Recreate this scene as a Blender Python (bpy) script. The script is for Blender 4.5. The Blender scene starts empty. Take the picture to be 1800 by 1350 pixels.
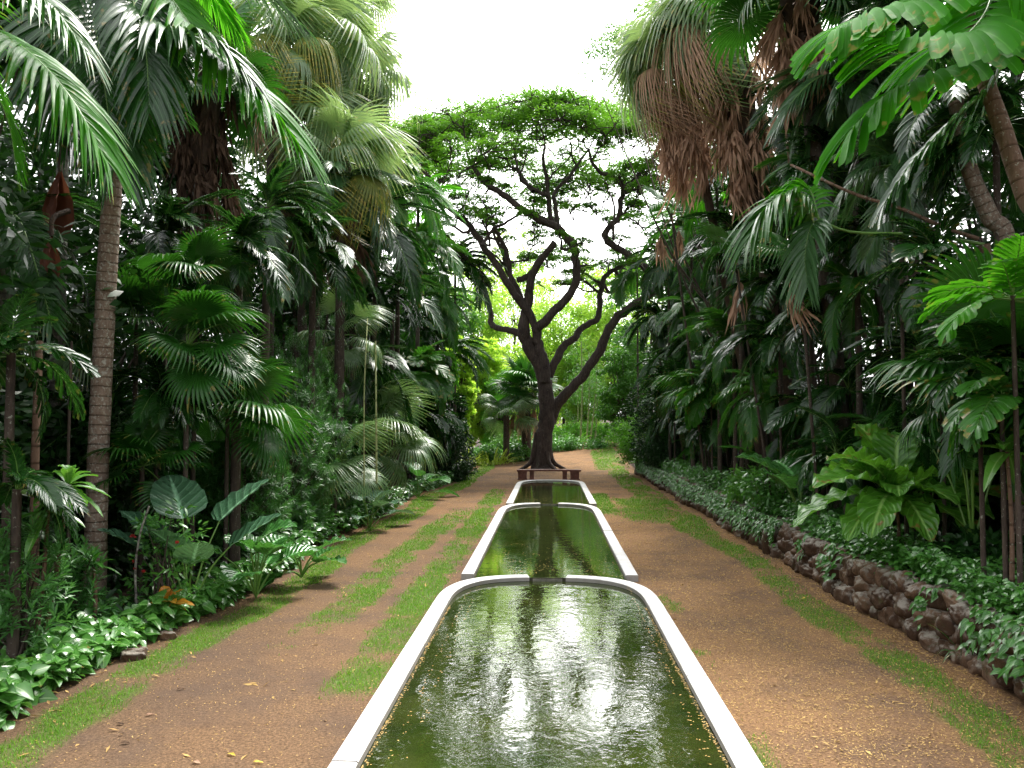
import bpy, math, random
import numpy as np
PI = math.pi
R = math.radians
random.seed(11)
rng = np.random.default_rng(11)
scene = bpy.context.scene
COL = scene.collection

# ------------------------------------------------------------------ camera model
FPX = 1450.0
CAMZ = 2.6
PITCH = math.atan(65 / FPX)
YAW = math.atan(65 / FPX)

def P(px, py, d):
    """point of the place seen at (px,py) of the 1800x1350 photograph, d metres ahead along +Y"""
    xc = (px - 900) / FPX; yc = (675 - py) / FPX
    f = math.cos(PITCH) - yc * math.sin(PITCH); u = math.sin(PITCH) + yc * math.cos(PITCH)
    c, s = math.cos(YAW), math.sin(YAW)
    X = c * xc - s * f; Y = s * xc + c * f
    k = d / Y
    return np.array([X * k, d, CAMZ + u * k])

def Q(px, py, d, lx=0., lim=5.15):
    """like P but pushed back until the plant stands inside its bed; also returns the size factor"""
    c = P(px, py, d); k = 1.
    x = c[0] + lx
    if d < 40:
        if px > 1000 and x < 4.85: k = 4.85 / max(x, 2.4)
        if px < 900 and x > -lim: k = min(1.45, -lim / min(x, -2.4))
        if k > 1.0 and k * d > 46: k = 46 / d
    return (P(px, py, d * k), k) if k > 1 else (c, 1.)

# ------------------------------------------------------------------ numpy value noise
def vnoise(x, y, seed=0):
    x = np.asarray(x, float); y = np.asarray(y, float)
    xi = np.floor(x).astype(np.int64); yi = np.floor(y).astype(np.int64)
    xf = x - xi; yf = y - yi
    def h(a, b):
        n = (a * 374761393 + b * 668265263 + seed * 974634777) & 0xffffffff
        n = ((n ^ (n >> 13)) * 1274126177) & 0xffffffff
        return ((n ^ (n >> 16)) & 0xffff) / 65535.0
    u = xf * xf * (3 - 2 * xf); v = yf * yf * (3 - 2 * yf)
    return (h(xi, yi) * (1 - u) + h(xi + 1, yi) * u) * (1 - v) + (h(xi, yi + 1) * (1 - u) + h(xi + 1, yi + 1) * u) * v
def fbm(x, y, seed=0, o=4):
    s = 0; a = .5; t = 0
    for i in range(o):
        s = s + a * vnoise(x * 2 ** i, y * 2 ** i, seed + i * 17); t += a; a *= .5
    return s / t
def smooth(a, b, x):
    t = np.clip((x - a) / (b - a), 0, 1); return t * t * (3 - 2 * t)
def unit(v):
    v = np.asarray(v, float); n = np.linalg.norm(v, axis=-1, keepdims=True); return v / np.maximum(n, 1e-9)

# ------------------------------------------------------------------ mesh builder
class MB:
    def __init__(s): s.v = []; s.f = []; s.a = []; s.m = []; s.n = 0
    def add(s, v, f, a=None, m=0):
        v = np.asarray(v, float).reshape(-1, 3); f = np.asarray(f, np.int64)
        if a is None: a = np.zeros((len(v), 3))
        s.v.append(v); s.a.append(np.asarray(a, float).reshape(-1, 3)); s.f.append(f + s.n); s.m.append(np.full(len(f), m)); s.n += len(v)
    def merge(s, o, M=None):
        off = s.n
        for v, a in zip(o.v, o.a):
            s.v.append(v); s.a.append(a)
        for f, m in zip(o.f, o.m):
            s.f.append(f + off); s.m.append(m)
        s.n += o.n
    def mesh(s, name, mats, smooth_=True):
        me = bpy.data.meshes.new(name)
        V = np.concatenate(s.v); A = np.concatenate(s.a)
        me.vertices.add(len(V)); me.vertices.foreach_set('co', V.astype(np.float32).ravel())
        starts = []; loops = []; mi = []; c = 0
        for f, m in zip(s.f, s.m):
            k = f.shape[1]; loops.append(f.ravel()); starts.append(c + np.arange(len(f)) * k); c += len(f) * k; mi.append(m)
        loops = np.concatenate(loops); starts = np.concatenate(starts); mi = np.concatenate(mi)
        me.loops.add(len(loops)); me.loops.foreach_set('vertex_index', loops.astype(np.int32))
        me.polygons.add(len(starts)); me.polygons.foreach_set('loop_start', starts.astype(np.int32))
        me.polygons.foreach_set('material_index', mi.astype(np.int32))
        me.polygons.foreach_set('use_smooth', np.full(len(starts), smooth_, bool))
        at = me.attributes.new('leaf', 'FLOAT_VECTOR', 'POINT'); at.data.foreach_set('vector', A.astype(np.float32).ravel())
        for m in (mats if isinstance(mats, (list, tuple)) else [mats]): me.materials.append(m)
        me.update(calc_edges=True); me.validate()
        return me

def obj(name, mb, mats, parent=None, smooth_=True):
    me = mb.mesh(name, mats, smooth_) if isinstance(mb, MB) else mb
    o = bpy.data.objects.new(name, me); COL.objects.link(o)
    if parent: o.parent = parent
    return o
def tag(o, label=None, cat=None, group=None, kind=None):
    if label: o['label'] = label
    if cat: o['category'] = cat
    if group: o['group'] = group
    if kind: o['kind'] = kind
    return o
def empty(name, loc, label, cat, group=None, rz=0):
    o = bpy.data.objects.new(name, None); COL.objects.link(o); o.empty_display_size = .1
    o.location = loc; o.rotation_euler = (0, 0, rz); tag(o, label, cat, group); return o

PROF = {
 'lance': ([0, .08, .3, .6, .85, 1], [.35, .75, 1, .8, .4, .03]),
 'narrow': ([0, .1, .5, .85, 1], [.5, .9, 1, .6, .05]),
 'blunt': ([0, .1, .5, .9, 1], [.25, .5, .85, 1, .8]),
 'heart': ([0, .06, .22, .45, .7, .9, 1], [.45, .85, 1, .88, .55, .2, .02]),
 'ear': ([0, .05, .2, .45, .7, .88, .96, 1], [.4, .8, 1, .97, .75, .42, .2, .03]),
 'strap': ([0, .12, .4, .7, .9, 1], [.3, .45, .85, 1, .6, .05]),
 'paddle': ([0, .15, .35, .6, .82, .95, 1], [.12, .35, .75, 1, .85, .4, .1]),
 'leaf': ([0, .2, .5, .8, 1], [.1, .8, 1, .6, .05]),
 'blade': ([0, .5, 1], [1, .7, .05]),
}
def leaves(mb, base, d, n, L, W, droop=0., S=4, prof='lance', fold=.25, C=1, wave=0., wf=6., m=0, curl=0., rnd=None):
    """many leaves at once: base/d/n (N,3); L,W,droop (N) or scalars"""
    base = np.atleast_2d(base).astype(float); N = len(base)
    d = unit(np.broadcast_to(d, (N, 3))); n = np.broadcast_to(n, (N, 3))
    L = np.broadcast_to(L, (N,)).astype(float); W = np.broadcast_to(W, (N,)).astype(float); droop = np.broadcast_to(droop, (N,)).astype(float)
    side = unit(np.cross(d, n)); n = np.cross(side, d)
    t = np.linspace(0, 1, S + 1)
    w = np.interp(t, *PROF[prof])
    dr = droop[:, None] * t[None] ** 2
    k = 1 / np.sqrt(1 + droop ** 2 * .55)
    c = base[:, None] + d[:, None] * (L * k)[:, None, None] * t[None, :, None]
    c[..., 2] -= (L * k)[:, None] * dr
    c = c + n[:, None] * (curl * L)[:, None, None] * (t ** 2)[None, :, None]
    tang = np.gradient(c, axis=1); tang = unit(tang)
    nn = unit(np.cross(side[:, None], tang))
    us = np.linspace(-1, 1, int(2 * C + 1))
    ph = rng.random(N)[:, None] * 6.28
    hw = .5 * W[:, None] * w[None]
    V = np.zeros((N, S + 1, int(2 * C + 1), 3))
    for j, u in enumerate(us):
        off = fold * abs(u) * hw
        if wave: off = off + wave * W[:, None] * u * abs(u) * np.sin(t[None] * wf * 6.28 + ph + (0 if u > 0 else 1.3)) * np.sin(t * PI)[None] ** .4
        V[:, :, j] = c + side[:, None] * (u * hw)[..., None] + nn * off[..., None]
    A = np.zeros_like(V)
    A[..., 0] = (us * .5 + .5)[None, None]; A[..., 1] = t[None, :, None]
    A[..., 2] = (rng.random(N) if rnd is None else np.broadcast_to(rnd, (N,)))[:, None, None]
    K = int(2 * C + 1)
    i = np.arange(S)[:, None] * K + np.arange(K - 1)[None]
    q = np.stack([i, i + 1, i + K + 1, i + K], -1).reshape(-1, 4)
    Fq = (q[None] + (np.arange(N) * (S + 1) * K)[:, None, None]).reshape(-1, 4)
    mb.add(V, Fq, A, m)

def spline(pts, n):
    """Catmull-Rom through pts (k,dim) -> n points"""
    p = np.asarray(pts, float); p = np.vstack([2 * p[0] - p[1], p, 2 * p[-1] - p[-2]])
    k = len(p) - 3; o = []
    for s in np.linspace(0, k - 1e-6, n):
        i = int(s); t = s - i
        a, b, c, d = p[i:i + 4]
        o.append(.5 * ((2 * b) + (c - a) * t + (2 * a - 5 * b + 4 * c - d) * t * t + (3 * b - a - 3 * c + d) * t ** 3))
    return np.array(o)
def tube(mb, pts, rad, sides=8, m=0, lump=0., cap=True, v0=0.):
    pts = np.asarray(pts, float); N = len(pts); rad = np.broadcast_to(rad, (N,)).astype(float)
    T = unit(np.gradient(pts, axis=0))
    a = np.array([1, 0, 0]) if abs(T[0][0]) < .8 else np.array([0, 1, 0])
    U = []; u = unit(np.cross(np.cross(T[0], a), T[0]))
    for i in range(N):
        u = unit(u - T[i] * np.dot(u, T[i])); U.append(u)
    U = np.array(U); Wv = np.cross(T, U)
    th = np.linspace(0, 2 * PI, sides, endpoint=False)
    r = rad[:, None] * np.ones(sides)[None]
    if lump: r = r * (1 + lump * (vnoise(np.arange(N)[:, None] * .9 + 7 * rad[0], th[None] * 1.3 + 3, 5) - .5) * 2)
    V = pts[:, None] + r[..., None] * (np.cos(th)[None, :, None] * U[:, None] + np.sin(th)[None, :, None] * Wv[:, None])
    ln = np.concatenate([[0], np.cumsum(np.linalg.norm(np.diff(pts, axis=0), axis=1))]) + v0
    A = np.zeros_like(V); A[..., 0] = (th / (2 * PI))[None]; A[..., 1] = ln[:, None]; A[..., 2] = .5
    i = np.arange(N - 1)[:, None] * sides; j = np.arange(sides)[None]; jn = (j + 1) % sides
    q = np.stack([i + j, i + jn, i + sides + jn, i + sides + j], -1).reshape(-1, 4)
    mb.add(V, q, A, m)
    if cap and sides >= 3:
        mb.add(np.vstack([V[-1], pts[-1][None]]), np.array([[k, (k + 1) % sides, sides] for k in range(sides)]), np.vstack([A[-1], A[-1][:1]]), m)
def box(mb, c, s, rz=0, m=0):
    sx, sy, sz = [v / 2 for v in s]; v = np.array([[x, y, z] for x in (-sx, sx) for y in (-sy, sy) for z in (-sz, sz)])
    cz, sn = math.cos(rz), math.sin(rz); v = np.stack([v[:, 0] * cz - v[:, 1] * sn, v[:, 0] * sn + v[:, 1] * cz, v[:, 2]], 1) + np.array(c)
    mb.add(v, [[0, 1, 3, 2], [4, 6, 7, 5], [0, 4, 5, 1], [2, 3, 7, 6], [0, 2, 6, 4], [1, 5, 7, 3]], None, m)

# ------------------------------------------------------------------ materials
def nmat(name):
    m = bpy.data.materials.new(name); m.use_nodes = True; nt = m.node_tree; nt.nodes.clear()
    return m, nt, nt.nodes, nt.links
def node(nt, t, **kw):
    n = nt.nodes.new(t)
    for k, v in kw.items():
        if k in n.inputs.keys() if isinstance(k, str) else False: n.inputs[k].default_value = v
        else: setattr(n, k, v)
    return n
def mth(nt, op, a, b=None, c=None, clamp=False):
    n = nt.nodes.new('ShaderNodeMath'); n.operation = op; n.use_clamp = clamp
    for i, x in enumerate((a, b, c)):
        if x is None: continue
        if hasattr(x, 'is_output'): nt.links.new(x, n.inputs[i])
        else: n.inputs[i].default_value = x
    return n.outputs[0]
def mixc(nt, f, a, b, blend='MIX'):
    n = nt.nodes.new('ShaderNodeMix'); n.data_type = 'RGBA'; n.blend_type = blend
    for i, x in ((0, f), (6, a), (7, b)):
        if hasattr(x, 'is_output'): nt.links.new(x, n.inputs[i])
        else: n.inputs[i].default_value = x if i == 0 else (*x, 1)
    return n.outputs[2]
def noise(nt, vec, scale, detail=3, rough=.55, dist=0., out=0):
    n = nt.nodes.new('ShaderNodeTexNoise'); n.inputs['Scale'].default_value = scale; n.inputs['Detail'].default_value = detail
    n.inputs['Roughness'].default_value = rough; n.inputs['Distortion'].default_value = dist
    if vec is not None: nt.links.new(vec, n.inputs['Vector'])
    return n.outputs[out]
def ramp(nt, f, *stops):
    n = nt.nodes.new('ShaderNodeMapRange'); n.clamp = True
    nt.links.new(f, n.inputs[0]); 
    for i, s in enumerate(stops): n.inputs[1 + i].default_value = s
    return n.outputs[0]

def leafmat(name, c1, c2, rough=.32, trans=.3, spec=.5, rib=.0, veins=0., vfreq=22., edge=None, tcol=None, bump=.0, dead=0., deadc=(.22, .16, .05)):
    m, nt, N, Lk = nmat(name)
    at = N.new('ShaderNodeAttribute'); at.attribute_name = 'leaf'
    sp = N.new('ShaderNodeSeparateXYZ'); Lk.new(at.outputs['Vector'], sp.inputs[0]); u, v, r = sp.outputs
    oi = N.new('ShaderNodeObjectInfo'); tc = N.new('ShaderNodeTexCoord')
    geo = N.new('ShaderNodeNewGeometry')
    f = mth(nt, 'ADD', mth(nt, 'MULTIPLY', r, .55), mth(nt, 'MULTIPLY', oi.outputs['Random'], .45))
    col = mixc(nt, f, c1, c2)
    nz = noise(nt, geo.outputs['Position'], 3.0, 2)
    col = mixc(nt, mth(nt, 'MULTIPLY', ramp(nt, nz, .35, .7, 0, 1), .35), col, tuple(x * 1.5 for x in c2))
    au = mth(nt, 'ABSOLUTE', mth(nt, 'SUBTRACT', u, .5))
    if rib:
        col = mixc(nt, mth(nt, 'MULTIPLY', ramp(nt, au, .02, .06, 1, 0), rib), col, tuple(min(.6, x * 3 + .08) for x in c2))
    hgt = None
    if veins:
        ph = mth(nt, 'SUBTRACT', mth(nt, 'MULTIPLY', v, vfreq), mth(nt, 'MULTIPLY', au, vfreq * .55))
        w = mth(nt, 'SINE', mth(nt, 'MULTIPLY', ph, 6.28))
        line = ramp(nt, w, .82, 1, 0, 1)
        col = mixc(nt, mth(nt, 'MULTIPLY', line, veins), col, tuple(min(.6, x * 2.5 + .05) for x in c2))
        hgt = mth(nt, 'ADD', w, mth(nt, 'MULTIPLY', ramp(nt, au, .0, .08, 1, 0), -2.))
    if dead:
        dn = noise(nt, geo.outputs['Position'], 9, 3)
        df = mth(nt, 'MULTIPLY', ramp(nt, mth(nt, 'ADD', mth(nt, 'ADD', dn, mth(nt, 'MULTIPLY', v, .25)), mth(nt, 'MULTIPLY', r, .2)), 1.02 - dead, 1.1 - dead, 0, 1), .9)
        col = mixc(nt, df, col, deadc)
    p = N.new('ShaderNodeBsdfPrincipled'); Lk.new(col, p.inputs['Base Color'])
    Lk.new(mth(nt, 'ADD', mth(nt, 'MULTIPLY', noise(nt, geo.outputs['Position'], 7, 1), .25), rough - .12), p.inputs['Roughness'])
    p.inputs['Specular IOR Level'].default_value = spec
    if hgt is not None or bump:
        b = N.new('ShaderNodeBump'); b.inputs['Strength'].default_value = .5 if hgt is not None else bump; b.inputs['Distance'].default_value = .01
        Lk.new(hgt if hgt is not None else noise(nt, geo.outputs['Position'], 40, 2), b.inputs['Height']); Lk.new(b.outputs[0], p.inputs['Normal'])
    t = N.new('ShaderNodeBsdfTranslucent')
    tcx = mixc(nt, .5, col, tcol or tuple(x * 2.2 for x in (c2[0] * 1.1, c2[1], c2[2] * .5)))
    Lk.new(tcx, t.inputs[0])
    mx = N.new('ShaderNodeMixShader'); mx.inputs[0].default_value = trans
    Lk.new(p.outputs[0], mx.inputs[1]); Lk.new(t.outputs[0], mx.inputs[2])
    o = N.new('ShaderNodeOutputMaterial'); Lk.new(mx.outputs[0], o.inputs[0])
    return m

def barkmat(name, c1, c2, scale=6., ring=0., ringc=None, lichen=0., lc=(.35, .36, .3), rough=.85, bump=.6, stretch=.25):
    m, nt, N, Lk = nmat(name)
    at = N.new('ShaderNodeAttribute'); at.attribute_name = 'leaf'
    sp = N.new('ShaderNodeSeparateXYZ'); Lk.new(at.outputs['Vector'], sp.inputs[0]); u, v, r = sp.outputs
    geo = N.new('ShaderNodeNewGeometry')
    mp = N.new('ShaderNodeMapping'); mp.inputs['Scale'].default_value = (1, 1, stretch); Lk.new(geo.outputs['Position'], mp.inputs[0])
    n1 = noise(nt, mp.outputs[0], scale * 4, 5, .65); n2 = noise(nt, geo.outputs['Position'], scale * .5, 3)
    col = mixc(nt, ramp(nt, mth(nt, 'ADD', mth(nt, 'MULTIPLY', n1, .7), mth(nt, 'MULTIPLY', n2, .3)), .35, .65, 0, 1), c1, c2)
    h = n1
    if ring:
        wob = mth(nt, 'ADD', v, mth(nt, 'MULTIPLY', n2, .06))
        fr = mth(nt, 'FRACT', mth(nt, 'MULTIPLY', wob, ring))
        line = ramp(nt, fr, .0, .16, 1, 0)
        col = mixc(nt, mth(nt, 'MULTIPLY', line, .6), col, ringc or tuple(x * .35 for x in c1))
        h = mth(nt, 'ADD', mth(nt, 'MULTIPLY', n1, .5), mth(nt, 'MULTIPLY', line, -1.2))
    if lichen:
        n3 = noise(nt, geo.outputs['Position'], scale * 3.3, 4, .7)
        col = mixc(nt, mth(nt, 'MULTIPLY', ramp(nt, n3, .62 - lichen * .12, .68 - lichen * .1, 0, 1), .75), col, lc)
    p = N.new('ShaderNodeBsdfPrincipled'); Lk.new(col, p.inputs['Base Color']); p.inputs['Roughness'].default_value = rough
    p.inputs['Specular IOR Level'].default_value = .3
    b = N.new('ShaderNodeBump'); b.inputs['Strength'].default_value = bump; b.inputs['Distance'].default_value = .03
    Lk.new(h, b.inputs['Height']); Lk.new(b.outputs[0], p.inputs['Normal'])
    o = N.new('ShaderNodeOutputMaterial'); Lk.new(p.outputs[0], o.inputs[0])
    return m

MT = {}
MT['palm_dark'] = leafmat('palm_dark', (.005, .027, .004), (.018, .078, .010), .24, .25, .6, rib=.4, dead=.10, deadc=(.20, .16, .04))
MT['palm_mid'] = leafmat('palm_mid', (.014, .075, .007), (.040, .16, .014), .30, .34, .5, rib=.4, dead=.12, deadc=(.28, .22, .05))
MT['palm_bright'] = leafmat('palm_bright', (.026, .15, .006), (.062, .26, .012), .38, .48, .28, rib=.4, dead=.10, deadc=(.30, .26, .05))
MT['palm_grey'] = leafmat('palm_grey', (.022, .07, .02), (.055, .14, .045), .30, .25, .6, rib=.3)
MT['fan_pale'] = leafmat('fan_pale', (.08, .16, .06), (.18, .29, .13), .36, .40, .7, rib=.3, dead=.16, deadc=(.45, .38, .14))
MT['fan_green'] = leafmat('fan_green', (.007, .045, .005), (.025, .115, .010), .33, .25, .45, rib=.4, dead=.14, deadc=(.24, .20, .05))
MT['fan_white'] = leafmat('fan_white', (.05, .12, .04), (.12, .22, .08), .28, .22, .8, rib=.3, dead=.14, deadc=(.34, .29, .09))
MT['fan_yellow'] = leafmat('fan_yellow', (.10, .16, .03), (.24, .27, .06), .4, .38, .4, rib=.2, dead=.24, deadc=(.5, .4, .1))
MT['dead'] = leafmat('dead', (.26, .15, .095), (.54, .34, .23), .7, .25, .25, tcol=(.42, .24, .14))
MT['dead_dark'] = leafmat('dead_dark', (.03, .018, .012), (.11, .065, .04), .8, .15, .2, tcol=(.12, .07, .04))
MT['podo'] = leafmat('podo', (.016, .075, .014), (.07, .21, .045), .33, .25, .5, rib=.3)
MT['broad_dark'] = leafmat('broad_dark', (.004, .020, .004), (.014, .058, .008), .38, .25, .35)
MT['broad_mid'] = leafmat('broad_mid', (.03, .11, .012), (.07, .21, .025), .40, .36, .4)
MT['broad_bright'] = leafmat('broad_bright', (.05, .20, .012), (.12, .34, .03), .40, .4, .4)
MT['fish_hero'] = leafmat('fish_hero', (.022, .15, .004), (.050, .25, .008), .6, .5, .06, rib=.3, dead=.10, deadc=(.30, .26, .05))
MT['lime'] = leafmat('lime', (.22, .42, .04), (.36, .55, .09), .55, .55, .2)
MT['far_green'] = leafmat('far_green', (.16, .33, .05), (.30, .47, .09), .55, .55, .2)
MT['monkeypod'] = leafmat('monkeypod', (.028, .105, .010), (.10, .26, .022), .5, .45, .3)
MT['ear_grey'] = leafmat('ear_grey', (.03, .085, .045), (.05, .12, .06), .28, .22, .75, rib=1., veins=.5, vfreq=7)
MT['ear_green'] = leafmat('ear_green', (.022, .10, .018), (.045, .16, .03), .27, .3, .7, rib=1., veins=.35, vfreq=8)
MT['anthurium'] = leafmat('anthurium', (.035, .14, .012), (.09, .26, .024), .30, .36, .55, rib=1., veins=.5, vfreq=9, dead=.08, deadc=(.26, .13, .04))
MT['ti'] = leafmat('ti', (.045, .17, .02), (.10, .27, .035), .28, .35, .6, rib=.6)
MT['pothos'] = leafmat('pothos', (.035, .14, .02), (.10, .27, .05), .24, .28, .7, rib=.7, dead=.05)
MT['cover'] = leafmat('cover', (.026, .11, .016), (.08, .24, .04), .28, .3, .7, rib=.5)
MT['orange'] = leafmat('orange', (.45, .13, .015), (.62, .32, .03), .4, .35, .4, rib=.6)
MT['red'] = leafmat('red', (.22, .012, .015), (.34, .03, .03), .5, .2, .3)
MT['yellowleaf'] = leafmat('yellowleaf', (.45, .33, .03), (.6, .5, .08), .45, .35, .4)
MT['litter'] = leafmat('litter', (.16, .07, .035), (.60, .42, .14), .7, .05, .2)
MT['brom'] = leafmat('brom', (.16, .30, .03), (.36, .48, .07), .4, .42, .4, rib=.2)
MT['grass'] = leafmat('grass', (.05, .155, .012), (.13, .285, .028), .5, .35, .25)
MT['petiole'] = leafmat('petiole', (.08, .19, .03), (.14, .26, .05), .35, .05, .5)
MT['crownshaft'] = leafmat('crownshaft', (.16, .27, .05), (.2, .32, .07), .4, .05, .5)
MT['redsheath'] = leafmat('redsheath', (.10, .034, .022), (.17, .062, .04), .6, .15, .3)
MT['bark_ring'] = barkmat('bark_ring', (.15, .10, .075), (.30, .225, .17), 7, ring=7.5, lichen=.7, lc=(.42, .42, .36))
MT['bark_red'] = barkmat('bark_red', (.10, .058, .035), (.18, .11, .075), 7, ring=5, lichen=.2)
MT['bark_grey'] = barkmat('bark_grey', (.10, .09, .085), (.22, .20, .18), 6, ring=4, lichen=.7)
MT['bark_dark'] = barkmat('bark_dark', (.035, .026, .02), (.09, .065, .05), 6, lichen=.1)
MT['bark_pod'] = barkmat('bark_pod', (.022, .016, .014), (.085, .062, .052), 3.5, lichen=.25, lc=(.13, .11, .09), stretch=.18, bump=1)
MT['bamboo'] = barkmat('bamboo', (.22, .26, .10), (.35, .38, .18), 3, ring=3)
MT['fiber'] = barkmat('fiber', (.025, .016, .012), (.09, .055, .035), 9, bump=1)

def simple(name, col, rough=.8, n=8., amt=.4, bump=.3, spec=.3, c2=None, bd=.01):
    m, nt, N, Lk = nmat(name); geo = N.new('ShaderNodeNewGeometry')
    c = mixc(nt, ramp(nt, noise(nt, geo.outputs['Position'], n, 6, .65), .3, .7, 0, 1), tuple(x * (1 - amt) for x in col), c2 or tuple(min(1, x * (1 + amt)) for x in col))
    p = N.new('ShaderNodeBsdfPrincipled'); Lk.new(c, p.inputs['Base Color']); p.inputs['Roughness'].default_value = rough; p.inputs['Specular IOR Level'].default_value = spec
    b = N.new('ShaderNodeBump'); b.inputs['Strength'].default_value = bump; b.inputs['Distance'].default_value = bd
    Lk.new(noise(nt, geo.outputs['Position'], n * 5, 5), b.inputs['Height']); Lk.new(b.outputs[0], p.inputs['Normal'])
    o = N.new('ShaderNodeOutputMaterial'); Lk.new(p.outputs[0], o.inputs[0]); return m
def coping_mat():
    m, nt, N, Lk = nmat('coping'); geo = N.new('ShaderNodeNewGeometry'); pos = geo.outputs['Position']
    c = mixc(nt, ramp(nt, noise(nt, pos, 5, 6, .7), .35, .65, 0, 1), (.60, .58, .56), (.78, .77, .76))
    c = mixc(nt, mth(nt, 'MULTIPLY', ramp(nt, noise(nt, pos, 23, 5, .8), .60, .68, 0, 1), .6), c, (.30, .27, .23))
    c = mixc(nt, mth(nt, 'MULTIPLY', ramp(nt, noise(nt, pos, 1.6, 6, .8), .50, .70, 0, 1), .5), c, (.36, .32, .26))
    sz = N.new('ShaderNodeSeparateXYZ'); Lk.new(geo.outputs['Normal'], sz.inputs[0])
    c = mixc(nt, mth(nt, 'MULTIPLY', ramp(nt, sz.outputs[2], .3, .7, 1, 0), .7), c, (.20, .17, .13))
    p = N.new('ShaderNodeBsdfPrincipled'); Lk.new(c, p.inputs['Base Color']); p.inputs['Roughness'].default_value = .75
    b = N.new('ShaderNodeBump'); b.inputs['Strength'].default_value = .5; b.inputs['Distance'].default_value = .006
    Lk.new(noise(nt, pos, 40, 6, .7), b.inputs['Height']); Lk.new(b.outputs[0], p.inputs['Normal'])
    o = N.new('ShaderNodeOutputMaterial'); Lk.new(p.outputs[0], o.inputs[0]); return m
MT['coping'] = coping_mat()
MT['basin'] = simple('basin', (.075, .085, .02), .8, 1.6, .75, .4, c2=(.14, .15, .035))
MT['basinwall'] = simple('basinwall', (.035, .03, .018), .7, 9, .5, .5)
MT['lip'] = simple('lip', (.16, .15, .12), .35, 9, .5, .5)
MT['bench'] = simple('bench', (.17, .075, .055), .6, 7, .45, .3)
MT['stone'] = None

def stone_mat():
    m, nt, N, Lk = nmat('stone'); geo = N.new('ShaderNodeNewGeometry'); pos = geo.outputs['Position']
    at = N.new('ShaderNodeAttribute'); at.attribute_name = 'leaf'; sp = N.new('ShaderNodeSeparateXYZ'); Lk.new(at.outputs['Vector'], sp.inputs[0])
    c = mixc(nt, sp.outputs[2], (.055, .028, .015), (.17, .10, .06))
    c = mixc(nt, ramp(nt, noise(nt, pos, 14, 6, .7), .45, .7, 0, .6), c, (.03, .02, .016))
    sz = N.new('ShaderNodeSeparateXYZ'); Lk.new(geo.outputs['Normal'], sz.inputs[0])
    lich = mth(nt, 'MULTIPLY', ramp(nt, noise(nt, pos, 7, 5, .7), .42, .56, 0, 1), ramp(nt, sz.outputs[2], .1, .6, 0, .9))
    c = mixc(nt, lich, c, (.30, .27, .23))
    c = mixc(nt, ramp(nt, noise(nt, pos, 3, 4, .7), .58, .7, 0, .5), c, (.05, .08, .02))
    p = N.new('ShaderNodeBsdfPrincipled'); Lk.new(c, p.inputs['Base Color']); p.inputs['Roughness'].default_value = .85; p.inputs['Specular IOR Level'].default_value = .25
    b = N.new('ShaderNodeBump'); b.inputs['Strength'].default_value = .9; b.inputs['Distance'].default_value = .02
    Lk.new(noise(nt, pos, 22, 6, .75), b.inputs['Height']); Lk.new(b.outputs[0], p.inputs['Normal'])
    o = N.new('ShaderNodeOutputMaterial'); Lk.new(p.outputs[0], o.inputs[0]); return m
MT['stone'] = stone_mat()

def ground_mat():
    m, nt, N, Lk = nmat('ground'); geo = N.new('ShaderNodeNewGeometry'); pos = geo.outputs['Position']
    at = N.new('ShaderNodeAttribute'); at.attribute_name = 'leaf'; sp = N.new('ShaderNodeSeparateXYZ'); Lk.new(at.outputs['Vector'], sp.inputs[0])
    g, bed, warm = sp.outputs
    big = noise(nt, pos, .8, 4, .6); mid = noise(nt, pos, 6, 5, .7); fine = noise(nt, pos, 38, 6, .8); fine2 = noise(nt, pos, 75, 4, .75)
    brown = mixc(nt, ramp(nt, fine, .35, .65, 0, 1), (.034, .020, .012), (.185, .118, .072))
    tan = mixc(nt, ramp(nt, fine, .35, .65, 0, 1), (.075, .036, .016), (.40, .23, .11))
    c = mixc(nt, mth(nt, 'ADD', warm, mth(nt, 'MULTIPLY', mth(nt, 'SUBTRACT', mid, .5), .5), clamp=True), brown, tan)
    c = mixc(nt, mth(nt, 'MULTIPLY', ramp(nt, big, .45, .62, 0, 1), .55), c, (.075, .052, .042))
    c = mixc(nt, mth(nt, 'MULTIPLY', ramp(nt, mid, .52, .68, 0, 1), .45), c, (.05, .03, .022))
    c = mixc(nt, ramp(nt, fine2, .60, .72, 0, .8), c, (.42, .30, .15))
    c = mixc(nt, ramp(nt, noise(nt, pos, 55, 4, .7, out=0), .42, .30, 0, .85), c, (.03, .018, .013))
    gr = mixc(nt, ramp(nt, fine, .3, .7, 0, 1), (.038, .070, .012), (.11, .17, .03))
    c = mixc(nt, mth(nt, 'MULTIPLY', g, .85), c, gr)
    c = mixc(nt, bed, c, mixc(nt, ramp(nt, mid, .35, .65, 0, 1), (.018, .012, .008), (.06, .038, .024)))
    p = N.new('ShaderNodeBsdfPrincipled'); Lk.new(c, p.inputs['Base Color']); p.inputs['Roughness'].default_value = .95; p.inputs['Specular IOR Level'].default_value = .15
    b = N.new('ShaderNodeBump'); b.inputs['Strength'].default_value = .8; b.inputs['Distance'].default_value = .012
    Lk.new(mth(nt, 'ADD', fine, mth(nt, 'MULTIPLY', mid, 1.5)), b.inputs['Height']); Lk.new(b.outputs[0], p.inputs['Normal'])
    o = N.new('ShaderNodeOutputMaterial'); Lk.new(p.outputs[0], o.inputs[0]); return m
MT['ground'] = ground_mat()

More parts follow.
